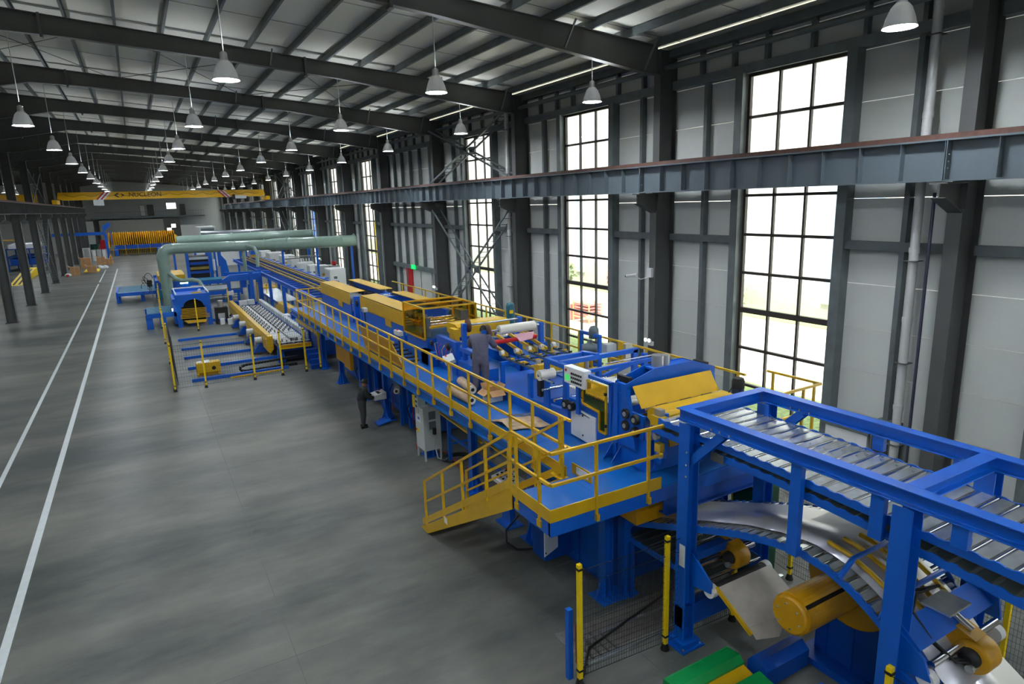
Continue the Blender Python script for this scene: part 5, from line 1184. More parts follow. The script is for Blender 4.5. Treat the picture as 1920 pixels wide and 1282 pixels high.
t = thing('step_stairs', 'small blue steps between the roller table and the walkway', 'stairs', (6.8, 31.6, 0))
for i in range(4): MB().box(6.5,7.1,31.3+i*.3,31.6+i*.3,i*.2,.2+i*.2).build('tread', DBLUE, t)
for i, y in enumerate((43.3, 40.2, 37.65, 34.95, 32.25)):
    single(MB().box(1.3, 5.6, y-.07, y+.07, 0, .14), 'floor_rail', BLUE, 'blue rail on the floor leading to the roller table, %s from the camera' % ['farthest','second farthest','middle one','second nearest','nearest'][i], 'rail', 'blue floor rails')
single(MB().bar((2.9,31.9,.04),(5.2,32.05,.04),.07,.06), 'yellow_floor_bar', YEL, 'thin yellow bar lying beside the nearest blue floor rail', 'bar')
t = thing('drag_chain', 'black cable drag chain looping on the floor in front of the roller table', 'cable chain', (4.4, 32.6, 0))
cp = [(6.2,33.0,.38)]+[(6.2-i*.14,33.0-.03*i/3,.38-.002*i) for i in range(1,19)]+[(3.5,32.8,.28),(3.42,32.8,.2),(3.5,32.8,.1)]+[(3.6+i*.14,32.75,.07) for i in range(19)]
lk = 0
for a, b in zip(cp[:-1], cp[1:]): MB().bar(a, Vector(a)+(Vector(b)-Vector(a))*.82, .2, .1, upv=(0,0,1)).build('chain_link', BLK, t); lk += 1
t = thing('yellow_generator', 'small yellow box machine with white cloth standing on the floor rails', 'machine', (2.1, 33.5, 0))
MB().box(1.6,2.65,33.25,33.8,.12,.6).build('body', YEL, t, bev=.02); 
for x in (1.65,2.55): MB().bar((x,33.15,.06),(x,33.9,.06),.07,.1).build('skid', YEL, t)
MB().tube((2.35,33.22,.32),(2.35,33.26,.32),.09,14).build('fan', BLK, t); MB().quad((1.95,33.22,.62),(2.2,33.22,.63),(2.2,33.75,.64),(1.95,33.75,.63),.01).build('white_cloth', WHT, t); MB().quad((1.65,33.4,.61),(1.85,33.35,.62),(1.85,33.7,.63),(1.68,33.7,.62),.01).build('white_cloth', WHT, t)
MB().prism([(1.65,0),(2.6,0),(2.6,.13),(1.65,.13)], 'y', 33.3, 33.75).build('base', AMB, t)
fence('mesh fence with six slim yellow posts in front of the blue floor rails', [(.55,30.9),(1.78,30.85),(3.85,30.95),(5.09,31.0),(6.2,31.03),(6.89,31.1)], 2.15, None, .1, .15)
t = fence('mesh fence with yellow posts seen edge-on along the aisle, by the green pipe', [(.55,31.2),(.62,37.0),(.62,43.0),(.66,49.0),(.75,54.5),(.85,58.5)], 2.15, None, .12, .16)
MB().prism([(31.6,.1),(38,.1),(38,1.9),(33.6,2.0)], 'x', .7, .73).build('dark_screen', BLK, t)
t = thing('fence_gate_post', 'single slim yellow post in front of the arched blue press', 'post', (2.67, 46.4, 0)); fence_post(2.67, 46.4, t, 2.12)
t = thing('fence_gate_post', 'single slim yellow post behind the far corner of the yellow side guard', 'post', (5.2, 51.5, 0)); fence_post(5.2, 51.5, t, 2.12)
for x, y, l in ((7.6, 53.5, 'left one'), (8.0, 51.8, 'right one')):
    t = thing('fence_gate_post', 'slim yellow post behind the low yellow box cover, %s' % l, 'post', (x, y, 0)); fence_post(x, y, t, 2.1)
# low yellow covers on the near-left side
t = thing('low_roll_former', 'low machine with yellow box cover between roller table and walkway', 'machine', (8, 45, 0))
MB().prism([(7.75,.75),(7.85,1.35),(8.35,1.35),(8.35,.75)], 'y', 42.4, 47.4).build('box_cover', YEL, t, bev=.01); MB().box(7.9,8.5,42.3,47.3,0,.75).build('base', DBLUE, t); MB().box(7.8,8.3,42.0,42.4,.2,1.25).build('end_unit', DBLUE, t)
MB().box(7.0,7.05,32.6,36.6,1.55,2.0).build('side_cover', YEL, t); MB().box(7.0,7.05,31.3,32.4,1.5,2.02).build('side_cover', YEL, t); MB().box(7.1,7.3,31.5,36.6,.1,1.5).build('side_frame', DBLUE, t); MB().box(7.25,8.6,33.5,41.5,.1,.9).build('lower_base', BLUE, t); MB().box(7.1,7.5,40.6,41.4,1.1,1.3).build('grey_box', GREY, t)
t = thing('slatted_table', 'grey roller bed of thin slats behind the low yellow box cover', 'table', (8.5, 51, 0)); sl = None
for i in range(32):
    if sl is None: sl = MB().tube((7.85,46.8,1.35),(9.3,46.6,1.35),.035,8).build('slat_roller', GALV, t)
    else: inst(sl, t, (0,i*.27,0))
for x in (7.85,9.3):
    MB().bar((x,46.7,1.25),(x,55.2,1.25),.06,.12).build('side_rail', DBLUE, t)
    for y in (47,51,55): MB().box(x-.04,x+.04,y-.04,y+.04,0,1.2).build('leg', BLUE, t)
# long overhead conveyor
t = thing('long_conveyor', 'long elevated blue conveyor with yellow-brown rails running to the back', 'conveyor', (9, 50, 0))
MB().ch((7.7,34.5,2.95),(7.7,68,2.95),.12,.26,.02,-1).build('side_beam', BLUE, t); MB().ch((10.3,34.5,2.95),(10.3,68,2.95),.12,.26,.02,1).build('side_beam', BLUE, t)
OL = mat('olive_rail', (150,128,50), .5, var=.15)
for x in (8.5, 8.9, 9.5, 9.85): MB().bar((x,33.5,3.12),(x,68,3.12),.09,.1).build('guide_rail', OL, t)
sl = None
for i in range(28):
    if sl is None: sl = MB().box(7.75,10.25,35,35.14,2.92,3.04).build('cross_member', DBLUE, t)
    else: inst(sl, t, (0,i*1.2,0))
for i in range(12): MB().box(10.3,10.75,36+i*2.5,36.5+i*2.5,3.02,3.07).build('side_bracket', BLUE, t)
for y in (38.5,43.5,48.5,54.2,59.5,64.5):
    for x in (7.75,10.25): MB().box(x-.09,x+.09,y-.09,y+.09,0,2.84).build('leg', BLUE, t)
t = thing('work_platform', 'small yellow railed platform under the long blue conveyor', 'platform', (9.3, 60, 0))
MB().box(8.6,9.9,58.5,61.5,.9,1.1).build('platform_floor', YEL, t)
for y in (58.6,61.4):
    for x in (8.65,9.85): MB().bar((x,y,0),(x,y,2.1),.07).build('post', YEL, t)
    MB().bar((8.65,y,2.05),(9.85,y,2.05),.05).build('rail', YEL, t)
t = thing('work_platform', 'yellow chute plate beyond the walkway end rail', 'platform', (8.6, 36, 0)); MB().quad((7.9,35.2,1.7),(9.2,35.2,1.9),(9.2,37.5,1.4),(7.9,37.5,1.2),.05).build('plate', YEL, t); MB().box(8.4,8.6,36,36.3,0,1.3).build('stand', DBLUE, t)
# blue tower frames crossing
t = thing('transfer_frame', 'blue transfer frame with pointed arm left of the long conveyor', 'frame', (6.5, 52, 0))
for x, y in ((5.4,52.0),(6.75,50.2),(7.55,51.4)): MB().box(x-.12,x+.12,y-.12,y+.12,0,3.3 if x > 5.5 else 2.9).build('post', BLUE, t)
MB().prism([(4.9,2.75),(5.4,3.05),(7.6,3.1),(7.6,2.6),(5.1,2.6)], 'y', 50.9, 51.3).build('pointed_arm', BLUE, t); MB().bar((5.4,54,2.9),(8.3,51.5,3.0),.18,.25).build('cross_beam', BLUE, t)
MB().bar((5.3,52,.9),(7.0,50.3,.9),.2,.3).build('low_beam', BLUE, t); MB().box(5.2,5.65,51.8,52.2,1.5,1.8).build('white_box', WHT, t); MB().box(6.2,6.6,51.6,52,2.0,2.6).build('motor_box', BLUE, t)
t = thing('oil_unit', 'black and silver hydraulic unit beside the arched blue press', 'machine', (4.3, 48.5, 0))
MB().prism([(3.95,0),(3.95,1.15),(4.75,1.15),(4.75,0),(4.6,0),(4.6,.75),(4.1,.75),(4.1,0)], 'y', 48.2, 48.9).build('black_tank', BLK, t); MB().tube((4.35,48.5,1.15),(4.35,48.5,1.6),.18,14).build('silver_motor', ALU, t)
for x, y, l in ((4.3,47.9,'left'),(4.75,47.6,'middle, with red mark'),(5.0,47.9,'right')):
    t = thing('plastic_canister', 'white plastic canister on the floor by the yellow guard end, %s' % l, 'canister', (x, y, 0)); MB().box(x-.14,x+.14,y-.1,y+.1,0,.42).build('body', WHT, t, bev=.02); MB().tube((x-.06,y,.42),(x-.06,y,.47),.03,8).build('cap', RED if 'red' in l else WHT, t)
t = thing('white_carton', 'white cartons stacked at the far end of the white rollers', 'carton', (6, 49.6, .98)); MB().box(5.7,6.2,49.3,49.8,1.0,1.3).build('carton', WHT, t); MB().box(6.25,6.7,49.3,49.8,1.0,1.32).build('carton', WHT, t)
# arched press
t = thing('arched_press', 'blue press with arched front opening and yellow slats inside, by the green pipe', 'machine', (2.7, 49, 0))
for y in (48.6, 52.6):
    pr = [(1.6,0),(1.6,2.2),(3.75,2.2),(3.75,0),(3.45,0),(3.45,1.35)]+[(2.68+.62*math.cos(a*PI/8), 1.4+.45*math.sin(a*PI/8)) for a in range(9)]+[(1.9,1.35),(1.9,0)]
    MB().prism(pr, 'y', y-.1, y+.1).build('arch_frame', BLUE, t)
MB().box(1.65,3.7,48.7,52.5,1.9,2.0).build('top_plate', BLUE, t); MB().box(1.95,3.4,49.3,52.3,.3,1.88).build('interior_shade_block', BLK, t)  # black block stands in for the shade inside the press
for i in range(7): MB().bar((1.8,48.45+i*.03,.62+i*.1),(3.6,48.45+i*.03,.58+i*.1),.06,.045).build('yellow_slat', YEL, t)
MB().quad((2.0,48.55,.45),(3.4,48.55,.4),(3.3,48.4,.25),(2.2,48.4,.25),.05).build('yellow_skirt', YEL, t); 
for p, q in (((1.7,48.6,2.25),(1.7,52.6,2.25)),((3.7,48.6,2.25),(3.7,52.6,2.25)),((1.7,52.6,2.25),(3.7,52.6,2.25))): MB().bar(p, q, .07).build('top_tube', WHT, t)
MB().box(2.7,3.3,48.8,49.2,2.2,2.27).build('yellow_top_block', YEL, t); MB().box(1.45,1.62,48.9,52.2,.2,1.9).build('side_box', BLUE, t)
MB().box(2.3,2.7,48.8,49.6,.0,.35).build('blue_step', DBLUE, t); MB().bar((3.75,48.8,.25),(4.6,48.8,.15),.3,.2).build('side_foot', BLUE, t)
single(MB().box(1.35,1.4,48.4,48.45,1.2,1.35), 'indicator_lamp', EML, 'tiny white indicator light on the arched blue press', 'lamp')
t = thing('slatted_table', 'low blue slatted table poking into the aisle beside the arched press', 'table', (.8, 50, 0))
for i in range(10): MB().box(-.15,1.6,49.0+i*.33,49.22+i*.33,1.0,1.08).build('slat', TABLE, t)
for x, y in ((-.05,49.1),(.75,49.1),(-.05,52.2)): MB().box(x-.2,x+.2,y-.12,y+.12,0,1.0).build('leg', BLUE, t)
MB().box(-.2,1.6,48.9,49.0,.75,1.05).build('front_beam', BLUE, t)
t = thing('slatted_table', 'farther low blue slatted table reaching into the aisle', 'table', (-.5, 68, 0))
for i in range(16): MB().box(-2.2,1.4,65.5+i*.36,65.75+i*.36,.84,.9).build('slat', TABLE, t)
for x in (-2.1,-.3): MB().box(x-.15,x+.15,65.5,65.8,0,.84).build('leg', BLUE, t)
MB().box(-2.25,1.4,65.3,65.5,.6,.9).build('front_beam', BLUE, t); MB().box(-2.3,-2.15,65.2,71.3,.0,.98).build('end_plate', BLUE, t)
t = thing('arched_press', 'second blue press with yellow top behind the vertical green pipe', 'machine', (2, 64, 0))
for x in (.9,3.2):
    for y in (61.5,67): MB().box(x-.15,x+.15,y-.15,y+.15,0,2.1).build('post', BLUE, t)
MB().box(.8,3.3,61.4,67.1,1.4,1.9).build('press_body', DBLUE, t); MB().box(1.0,3.1,61.8,66.8,1.95,2.45).build('yellow_cover', YEL, t, bev=.04); MB().box(.9,3.0,61.3,61.5,.6,1.3).build('teal_panel', TABLE, t)
MB().tube((2.6,61.2,1.75),(3.2,61.2,1.75),.05,8).build('work_light', TUBEE, t)
t = thing('cable_rack', 'black looped cables hanging on a stand at the aisle edge', 'stand', (.2, 58, 0))
MB().bar((.45,58,0),(.4,58,2.2),.05).build('stand', MOTG, t)
for k in range(4): MB().path([(.3+.28*math.cos(a*PI/6+k)-.1*k, 58+.1*k, 2.6+.45*math.sin(a*PI/6)-.25*k) for a in range(12)], .02, 5).build('cable_loop', BLK, t)
MB().box(.15,.5,57.9,58.1,2.0,2.5).build('box', BLK, t)
for lab, x0, x1, y0, y1, m_ in (('long grey conveyor table behind the arched press, in front of the green-topped one', 4.3, 7.1, 59.8, 63.4, MOTG), ('long blue-green topped conveyor table behind the grey one', 3.2, 7.2, 69, 71.5, TABLE)):
    t = thing('conveyor_table', lab, 'table', ((x0+x1)/2, y0, 0)); MB().box(x0,x1,y0,y1,1.02,1.12).build('table_top', m_, t)
    MB().box(x0,x1,y0-.05,y0+.05,.7,1.02).build('front_beam', BLUE, t)
    for x in (x0+.2,(x0+x1)/2,x1-.2): MB().box(x-.1,x+.1,y0,y0+.2,0,.9).build('leg', BLUE, t)
    for j in range(3): MB().tube((x0+.3,y0-.1,.35+.12*j),(x1-.3,y0-.1,.35+.12*j),.04,8).build('pipe', GREY if j == 1 else MOTG, t)
MB().box(6.7,7.3,68.8,69.3,1.12,1.3).build('amber_wedge', AMB, t)
t = thing('portal_frame', 'upright blue portal frame with dark machinery inside, behind the green duct', 'frame', (4.8, 72, 0))
for x in (3.95,6.05): MB().box(x-.14,x+.14,71.8,72.1,.6,4.0).build('post', BLUE, t)
MB().box(3.95,6.05,71.8,72.1,3.7,4.0).build('top_beam', BLUE, t); MB().box(4.0,6.0,71.8,72.1,.6,1.1).build('low_beam', DBLUE, t); MB().box(4.1,5.9,72.6,75,1.0,3.2).build('dark_machinery', BLK, t)
for z, m_ in ((2.9,GREY),(2.4,DBLUE),(1.9,OL),(1.5,DBLUE)): MB().box(4.15,5.9,72.5,72.62,z,z+.25).build('machine_band', m_, t)
for x in (1.6,2.9,6.6,7.1): MB().box(x-.1,x+.1,73,73.2,0,4.3).build('tall_post', BLUE, t)
MB().tube((6.3,71.5,1.8),(6.3,71.5,2.9),.12,10).build('white_cylinder', WHT, t)
MB().prism([(6.8,.8),(7.6,.8),(7.3,2.8),(6.8,3.5)], 'y', 70, 70.3).build('blue_bracket', BLUE, t)
# ducts
t = thing('ventilation_duct', 'big sage green round duct dropping to the floor, the nearer of the two', 'duct', (8, 58, 4.6))
MB().path([(1.55,58.2,0),(1.48,58.2,4.05)], .42, 20).build('vertical_pipe', DUCT, t)
MB().path([(1.48,58.2,4.0),(1.5,58.2,4.3),(1.62,58.2,4.6),(1.9,58.2,4.78),(2.3,58.2,4.82)], .44, 20).build('elbow', DUCT, t)
MB().path([(2.2,58.2,4.82),(9.3,58.2,4.72)], .42, 20).build('horizontal_pipe', DUCT, t); MB().tube((9.2,58.2,4.72),(10.0,58.2,4.72),.42,20,.5).build('reducer', DUCT, t); MB().path([(10,58.2,4.72),(17.0,58.2,4.66)], .5, 20).build('horizontal_pipe', DUCT, t)
for x in (2.3,4.6,6.9,9.2,11.0,13.4,15.7,16.9): MB().tube((x-.03,58.2,4.77),(x+.03,58.2,4.77),.455 if x < 10 else .53,20).build('joint_ring', DUCT, t)
for z in (1.6,3.2): MB().tube((1.52,58.2,z),(1.52,58.2,z+.06),.45,20).build('joint_ring', DUCT, t)
MB().path([(1.8,57.9,2.9),(2.2,57.2,2.5),(2.6,57,2.35),(3.3,56.8,2.4),(3.75,56.6,2.25),(3.9,56.5,1.9),(3.9,56.5,1.4)], .16, 12).build('branch_pipe', DUCT, t)
MB().path([(10.0,57.9,4.7),(10.6,57.5,4.6),(10.85,57.4,4.2),(10.9,57.4,2.6)], .16, 12).build('branch_pipe', DUCT, t) if False else MB().path([(7.7,57.9,4.75),(8.2,57.2,4.6),(8.35,57,4.2),(8.3,57,2.6)], .14, 12).build('branch_pipe', DUCT, t)
MB().path([(7.5,58.4,4.4),(7.5,58.4,1.5)], .16, 12).build('branch_pipe', DUCT, t)
for a, b in (((3.85,56.5,1.5),(3.4,53.0,2.1)),((3.95,56.5,1.5),(3.3,51.5,2.1))): MB().path([a, ((a[0]+b[0])/2,(a[1]+b[1])/2,1.9), b], .09, 8).build('white_hose', WHT, t)
for x in (10.6,13.5,16.6): MB().box(x-.08,x+.08,58.1,58.3,0,4.25).build('support_post', BLUE, t)
t = thing('ventilation_duct', 'sage green round duct behind the first, ending at the window wall', 'duct', (10, 73, 4.8))
MB().path([(3.4,75,4.7),(3.9,75,4.75),(17.1,75,4.8)], .5, 20).build('horizontal_pipe', DUCT, t)
for x in (5.5,8.5,11.5,14.5,16.8): MB().tube((x-.04,75,4.78),(x+.04,75,4.78),.54,20).build('joint_ring', DUCT, t)
MB().path([(6.5,74.8,4.6),(6.5,74.6,4.0),(6.5,74.6,1.2)], .14, 10).build('drop_pipe', DUCT, t)
for x in (6.0,16.5): MB().box(x-.1,x+.1,75,75.2,0,4.4).build('support_post', BLUE, t)
t = thing('silver_duct', 'bright silver duct with small drop pipes far behind the green ones', 'duct', (11, 92, 4.8))
MB().path([(7.2,94,4.8),(17.2,94,4.8)], .3, 14).build('pipe', SDUCT, t); MB().path([(6.8,89,4.1),(7.6,89,4.5),(16.5,89,4.5)], .22, 14).build('pipe', SDUCT, t)
for x in (7.6,10.5,12.8): MB().path([(x+.5,93.8,4.7),(x,91.5,4.5),(x,91.5,3.0)], .13, 10).build('drop_pipe', SDUCT, t)
for x in (7.4,12.0): MB().box(x-.12,x+.12,91,91.2,0,4.4).build('support_post', BLUE, t)
MB().box(6.6,12.0,90.8,91.0,3.2,3.5).build('support_beam', BLUE, t)
t = thing('oven_enclosure', 'white and grey machine enclosure with blue frame far down the hall', 'machine', (8.5, 101, 0))
MB().box(7.4,9.6,100,106,3.5,5.5).build('upper_hood', GREY, t); MB().box(7.7,9.4,99.95,100,4.4,5.3).build('window_panel', MOTG, t); MB().box(6.6,12.5,100,107,0,3.4).build('body', WHT, t); MB().box(6.5,7.4,99.5,100,2.6,3.6).build('cardboard_panel', CARD, t)
for x in (6.6,9.5,12.4): MB().box(x-.12,x+.12,99.8,100,0,3.9).build('post', BLUE, t)
MB().box(6.6,12.5,99.8,99.98,3.4,3.65).build('beam', BLUE, t)
# louvered stacker
t = thing('louvered_stacker', 'wide yellow machine of upright ribs on a blue base at the aisle end', 'machine', (.5, 141, 0))
rbm = None
for i in range(32):
    x = -4.6+i*.345
    if rbm is None: rbm = MB().prism([(140,1.9),(140,3.2),(141,4.25),(143,4.25),(143,1.9)], 'x', x-.06, x+.02).build('yellow_rib', ORNG, t)
    else: inst(rbm, t, (i*.345,0,0))
MB().box(-4.7,6.1,143.0,143.4,1.9,4.1).build('back_plate', ORNG, t)
MB().box(-3.8,5.6,140,143,1.2,1.9).build('blue_bed', DBLUE, t); MB().box(-3.4,5.4,141,143,.2,1.2).build('dark_body', mat('dark_brown_body',(70,48,24),.6), t)  # dark brown body below the blue bed
for x in (-3.7,4.9): MB().box(x-.3,x+.3,139.8,140.6,0,1.5).build('blue_leg', BLUE, t)
MB().prism([(-5.9,1.3),(-4.6,1.5),(-4.6,2.9),(-4.9,2.6)], 'y', 140, 142).build('end_wedge', ORNG, t); MB().prism([(6.1,3.6),(7.6,2.3),(7.6,2.1),(6.1,2.1)], 'y', 140, 142).build('end_wedge', ORNG, t)
for i in range(30): MB().box(-3.2+i*.29,-3.1+i*.29,140.4,140.5,.2,1.25).build('yellow_bar', OL, t)
g = MB()
for i in range(6): g.bar((-4.2+i*2,139.3,0),(-4.2+i*2,139.3,2.1),.06)
g.bar((-5,139.3,1.15),(6,139.3,1.2),.05); g.build('yellow_railing', YEL, t)
MB().box(-5.9,-4.9,139.5,141,0,1.1).build('blue_box', DBLUE, t)
# crane bridge
t = thing('overhead_crane', 'yellow overhead crane bridge with red and white stripes spanning the hall', 'crane', (4, 97.5, 9))
MB().prism([(-7.9,9.55),(-7.75,10.35),(16.0,10.35),(16.2,9.6),(15.6,9.45),(-7.2,9.4)], 'y', 97.2, 97.9).build('bridge_girder', ORNG, t)
for x in (-8.1,16.3): MB().box(x-.25,x+.25,95.8,99.6,8.95,9.45).build('end_carriage', ORNG, t)
MB().box(12.2,13.6,96.6,97.3,9.2,9.6).build('hoist_motor', GREY, t); MB().box(11.9,12.2,96.6,97.2,9.1,9.75).build('hoist_drum', BLK, t); MB().box(-4.2,-3.1,96.7,97.1,8.7,9.4).build('hanging_box', GREY, t)
for x0 in (-3.9, 10.9):
    s_ = 1 if x0 < 0 else -1
    for j, m_ in enumerate((RED, WHT, RED, WHT)):
        a = x0+j*.22; MB().quad((a,97.19,9.42),(a+.22,97.19,9.42),(a+.22+.85*s_,97.19,10.33),(a+.85*s_,97.19,10.33),.01).build('warning_stripe', m_, t)
CRB = mat('crane_lettering', (30,26,18), .5)
text('crane_lettering', 'NUCLEON', .78, CRB, t, axes((1,0,0),(0,0,1),(1.55,97.17,9.93)), .01)
lg = MB(); lg.prism([(-1.95,9.93),(-1.5,10.2),(-1.3,10.2),(-1.65,9.93),(-1.3,9.66),(-1.5,9.66)], 'y', 97.15, 97.18); lg.prism([(-.75,9.93),(-1.2,10.2),(-1.1,10.05),(-1.0,9.93),(-1.1,9.8),(-1.2,9.66)], 'y', 97.15, 97.18)
lg.build('crane_emblem', CRB, t)
cm_ = MB(); pts = [(-7.2+i*.55, 97.16, 10.15-.35*abs(math.sin(i*.9))) for i in range(42)]; cm_.path(pts, .018, 4); cm_.build('festoon_cable', CRB, t)
t = thing('overhead_crane', 'yellow crane bridge in the aisle beyond the left columns', 'crane', (-20, 99, 9))
MB().box(-41,-9.6,99,99.7,9.3,10.25).build('bridge_girder', ORNG, t)
t = thing('crane_hook', 'small yellow crane hook block hanging in the left aisle', 'hook', (-12.5, 85, 5.2)); MB().lathe((-12.5,85,5.0),[(.05,0),(.25,.1),(.25,.4),(.1,.5)],12).build('hook_block', BYEL, t); MB().path([(-12.5,85,5.0),(-12.3,85,4.75),(-12.5,85,4.6),(-12.75,85,4.75)],.05,6).build('hook', BLK, t)
for x in (-12.6,-12.4): MB().tube((x,85,5.4),(x,85,9.4),.015,5).build('rope', STEEL, t)
# left aisle clutter
t = thing('yellow_ramp', 'low yellow striped ramp on the floor behind the left columns', 'ramp', (-12.6, 98, 0))
MB().prism([(91.5,0),(108,0),(108,.9),(104,.9)], 'x', -13.4, -12.2).build('ramp_body', BYEL, t)
for x in (-13.1,-12.6): MB().quad((x,92,.05),(x+.2,92,.05),(x+.2,104,.93),(x,104,.93),.02).build('dark_strip', BLK, t)
t = thing('storage_rack', 'blue racks stacked with white bundles behind the left columns', 'rack', (-14.5, 116, 0))
for x in (-16.2,-14.9,-13.6,-12.4):
    for y in (114,122): MB().box(x-.08,x+.08,y-.08,y+.08,0,3.2).build('post', DBLUE, t)
for z in (.9,2.0,3.1): MB().box(-16.3,-12.3,114,122,z,z+.12).build('shelf', DBLUE, t)
MB().box(-16,-12.6,114.5,121,3.2,3.8).build('white_bundle', WHT, t); MB().box(-16,-12.6,114.2,121,1.0,1.8).build('blue_crate', BLUE, t)
t = thing('goal_frame', 'thin orange-yellow upright frame beside the blue racks in the left aisle', 'frame', (-17.5, 112, 0))
for x in (-17.8,-17.0,-14.0): MB().bar((x,112,0),(x,112,4.6),.12).build('post', ORNG, t)
MB().bar((-17.8,112,4.5),(-14.0,112,4.5),.12).build('beam', ORNG, t)
for i, (x, y, w, h, m_, nm, l) in enumerate([(-7.6,100.5,.7,1.1,CARD,'carton','stack of brown cartons at the foot of a left column'),(-5.9,103.5,.75,.9,CARD,'carton','open brown carton in front of the pile near the aisle line'),(-7.0,112.5,1.0,1.5,CARD,'carton','tall brown carton with raised flaps beyond the stack'),(-5.4,118.5,.8,1.2,CARD,'carton','farther brown carton beside the grey cabinets'),(-4.4,119.5,.7,.8,CARD,'carton','low brown carton nearest the aisle line in the far pile'),(-7.6,127,.7,2.3,GREY,'grey_cabinet','light grey cabinet at the back of the carton pile'),(-6.6,128,.5,1.9,ALU,'grey_cabinet','first slim aluminium-coloured cabinet beside the grey one'),(-5.9,128,.5,1.9,GREY,'grey_cabinet','second slim cabinet in the far grey row'),(-5.2,128,.5,1.9,ALU,'grey_cabinet','slim cabinet at the right end of the far grey row')]):
    t = thing(nm, l, nm.split('_')[-1], (x, y, 0)); MB().box(x-w/2-.15,x+w/2+.15,y-.4,y+.4,0,h).build('body', m_, t, bev=.01)
    if nm == 'carton':
        MB().quad((x-w/2-.15,y-.4,h),(x-w/2-.15,y+.4,h),(x-w/2-.4,y+.4,h+.2),(x-w/2-.4,y-.4,h+.2),.01).build('flap', CARD, t); MB().box(x-.05,x+.05,y-.405,y-.4,0,h).build('tape', KRAFT, t)
    else: MB().box(x-w/2+.05,x+w/2-.05,y-.41,y-.4,.1,h-.1).build('door', WHT if m_ is ALU else ALU, t)
single(MB().prism([(104,0),(104,.12),(109,.12),(109,0)],'x',-6.9,-5.2), 'yellow_mat', BYEL, 'flat bright yellow sheet on the floor among the cartons', 'mat')
for i, (x, y) in enumerate(((-5.0,108.5),(-4.6,110),(-5.3,111),(-6.3,109.5),(-8.3,99.0))):
    t = thing('plastic_bundle', 'pale plastic bundle on the floor by the cartons, %s' % ['nearest the line','right behind it','left of the others','beside the yellow sheet','red and white one by the column'][i], 'bundle', (x, y, 0))
    MB().lathe((x,y,0), [(.3,0),(.42,.15),(.3,.35),(.1,.45)], 7).build('plastic', WHT if i % 2 else GREY, t)
    if i == 4: MB().box(x-.15,x+.15,y-.45,y-.4,.1,.3).build('red_label', RED, t)
t = thing('blue_gantry', 'blue steel gantry standing behind the far left columns', 'frame', (-8, 130, 0))
MB().box(-13,-4.6,130,130.4,4.2,4.7).build('beam', BLUE, t); MB().prism([(-4.9,4.7),(-3.8,5.6),(-3.8,6.3),(-5.0,5.7)], 'y', 129.8, 130.6).build('head_box', BLUE, t)
for x in (-4.7,-12.8): MB().box(x-.2,x+.2,130,130.4,0,4.3).build('post', BLUE, t)
MB().bar((-3.9,130,4.8),(-3.9,130,2.5),.15).build('hanger', BLUE, t)
t = thing('green_machine', 'dark green drum with red and blue covers beneath the far blue gantry', 'machine', (-7, 133, 0)); MB().tube((-6.6,133,0),(-6.6,133,2.6),.7,16).build('drum', DGRN, t); MB().quad((-6,132,1.8),(-5,132,1.8),(-4.6,132,3.3),(-5.6,132,3.3),.1).build('red_cover', RED, t); MB().box(-6.0,-4.9,133,134,0,1.9).build('blue_body', DBLUE, t)
t = thing('signal_wedge', 'small orange and black wedge marker beside the far cartons', 'marker', (-4.2, 121, 0)); MB().prism([(-4.6,.1),(-4.1,1.5),(-3.9,.1)], 'y', 121, 121.3).build('wedge', ORNG, t); MB().prism([(-4.45,.15),(-4.12,1.1),(-4.0,.15)], 'y', 120.97, 121).build('black_face', BLK, t)
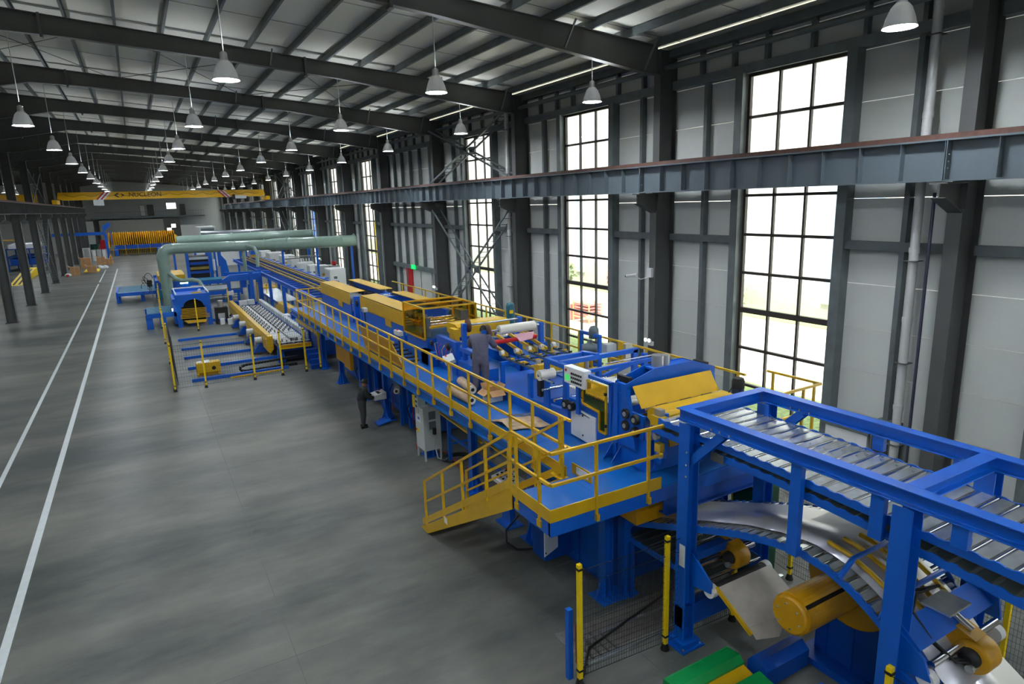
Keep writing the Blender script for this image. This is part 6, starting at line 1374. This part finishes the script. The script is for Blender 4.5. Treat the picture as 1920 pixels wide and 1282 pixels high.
# white cabinets along the window wall
CC = [(14.6,16.0,58.6,60.6,2.2,'wide white switch cabinet with vent, nearest by the duct post'),(14.2,15.2,61.2,62.6,2.35,'white switch cabinet with dark knobs just behind the nearest wide one'),(14.6,15.6,66.5,68.0,2.0,'slim white cabinet right of the round grey tank'),(14.2,15.6,73.5,76.0,2.2,'beige white cabinet left of the round grey tank'),(14.0,15.4,77.5,79.5,2.4,'white cabinet with three dark dials, left of the beige one'),(13.6,15.4,83,86,2.4,'long pale grey cabinet behind the blue duct post'),(13.4,14.6,88,90,2.4,'white cabinet next to the amber fronted one, far back'),(12.0,13.0,93,95,2.2,'small far white cabinet at the left end of the row')]
for x0,x1,y0,y1,h,l in CC:
    t = thing('switch_cabinet', l, 'cabinet', ((x0+x1)/2, y0, 0), 'white switch cabinets by the window wall'); MB().box(x0,x1,y0,y1,0,h).build('body', WHT, t, bev=.01)
    MB().box(x0-.02,x0,y0+.1,y1-.1,.1,h-.1).build('side_door', GREY, t); MB().box(x0+.1,x1-.1,y0-.02,y0,.15,h-.1).build('front_door', WHT, t); MB().box(x0-.04,x0-.02,(y0+y1)/2,(y0+y1)/2+.12,h*.6,h*.6+.1).build('dial', BLK, t); MB().box(x0+.3,x0+.6,y0-.03,y0-.02,h*.6,h*.7).build('yellow_label' if h > 2.3 else 'vent_grille', AMB if h > 2.3 else MOTG, t)
t = thing('switch_cabinet', 'amber-fronted machine box with blue lid in the far cabinet row', 'cabinet', (13, 91, 0)); MB().box(12.6,13.9,90.5,92,0,1.9).build('body', AMB, t); MB().box(12.5,14,90.4,92.1,1.9,2.4).build('blue_lid', BLUE, t)
t = thing('storage_tank', 'round light grey tank with pipe fittings between the white cabinets', 'tank', (15.0, 70.5, 0)); MB().lathe((15.0,70.5,0),[(.85,0),(.9,.05),(.9,1.95),(.8,2.1),(.2,2.15)],24).build('vessel', GREY, t)
for i in range(4): MB().tube((14.5+i*.3,70.3,2.1),(14.5+i*.3,70.3,2.45),.09,8).build('valve', ALU, t)
MB().path([(13,70.6,2.5),(16.8,70.6,2.55)],.06,8).build('pipe', STEEL, t); MB().path([(13.5,71,2.7),(16.8,70.8,2.65)],.05,8).build('pipe', GALV, t)
t = thing('fan_unit', 'small red blower on top of the white cabinets by the second duct post', 'fan', (15.5, 61.5, 2.4)); MB().box(15.3,16.2,61,62.5,0,2.3).build('stand_box', GREY, t); MB().tube((15.6,61.5,2.45),(15.9,61.5,2.45),.25,14).build('red_blower', RED, t)
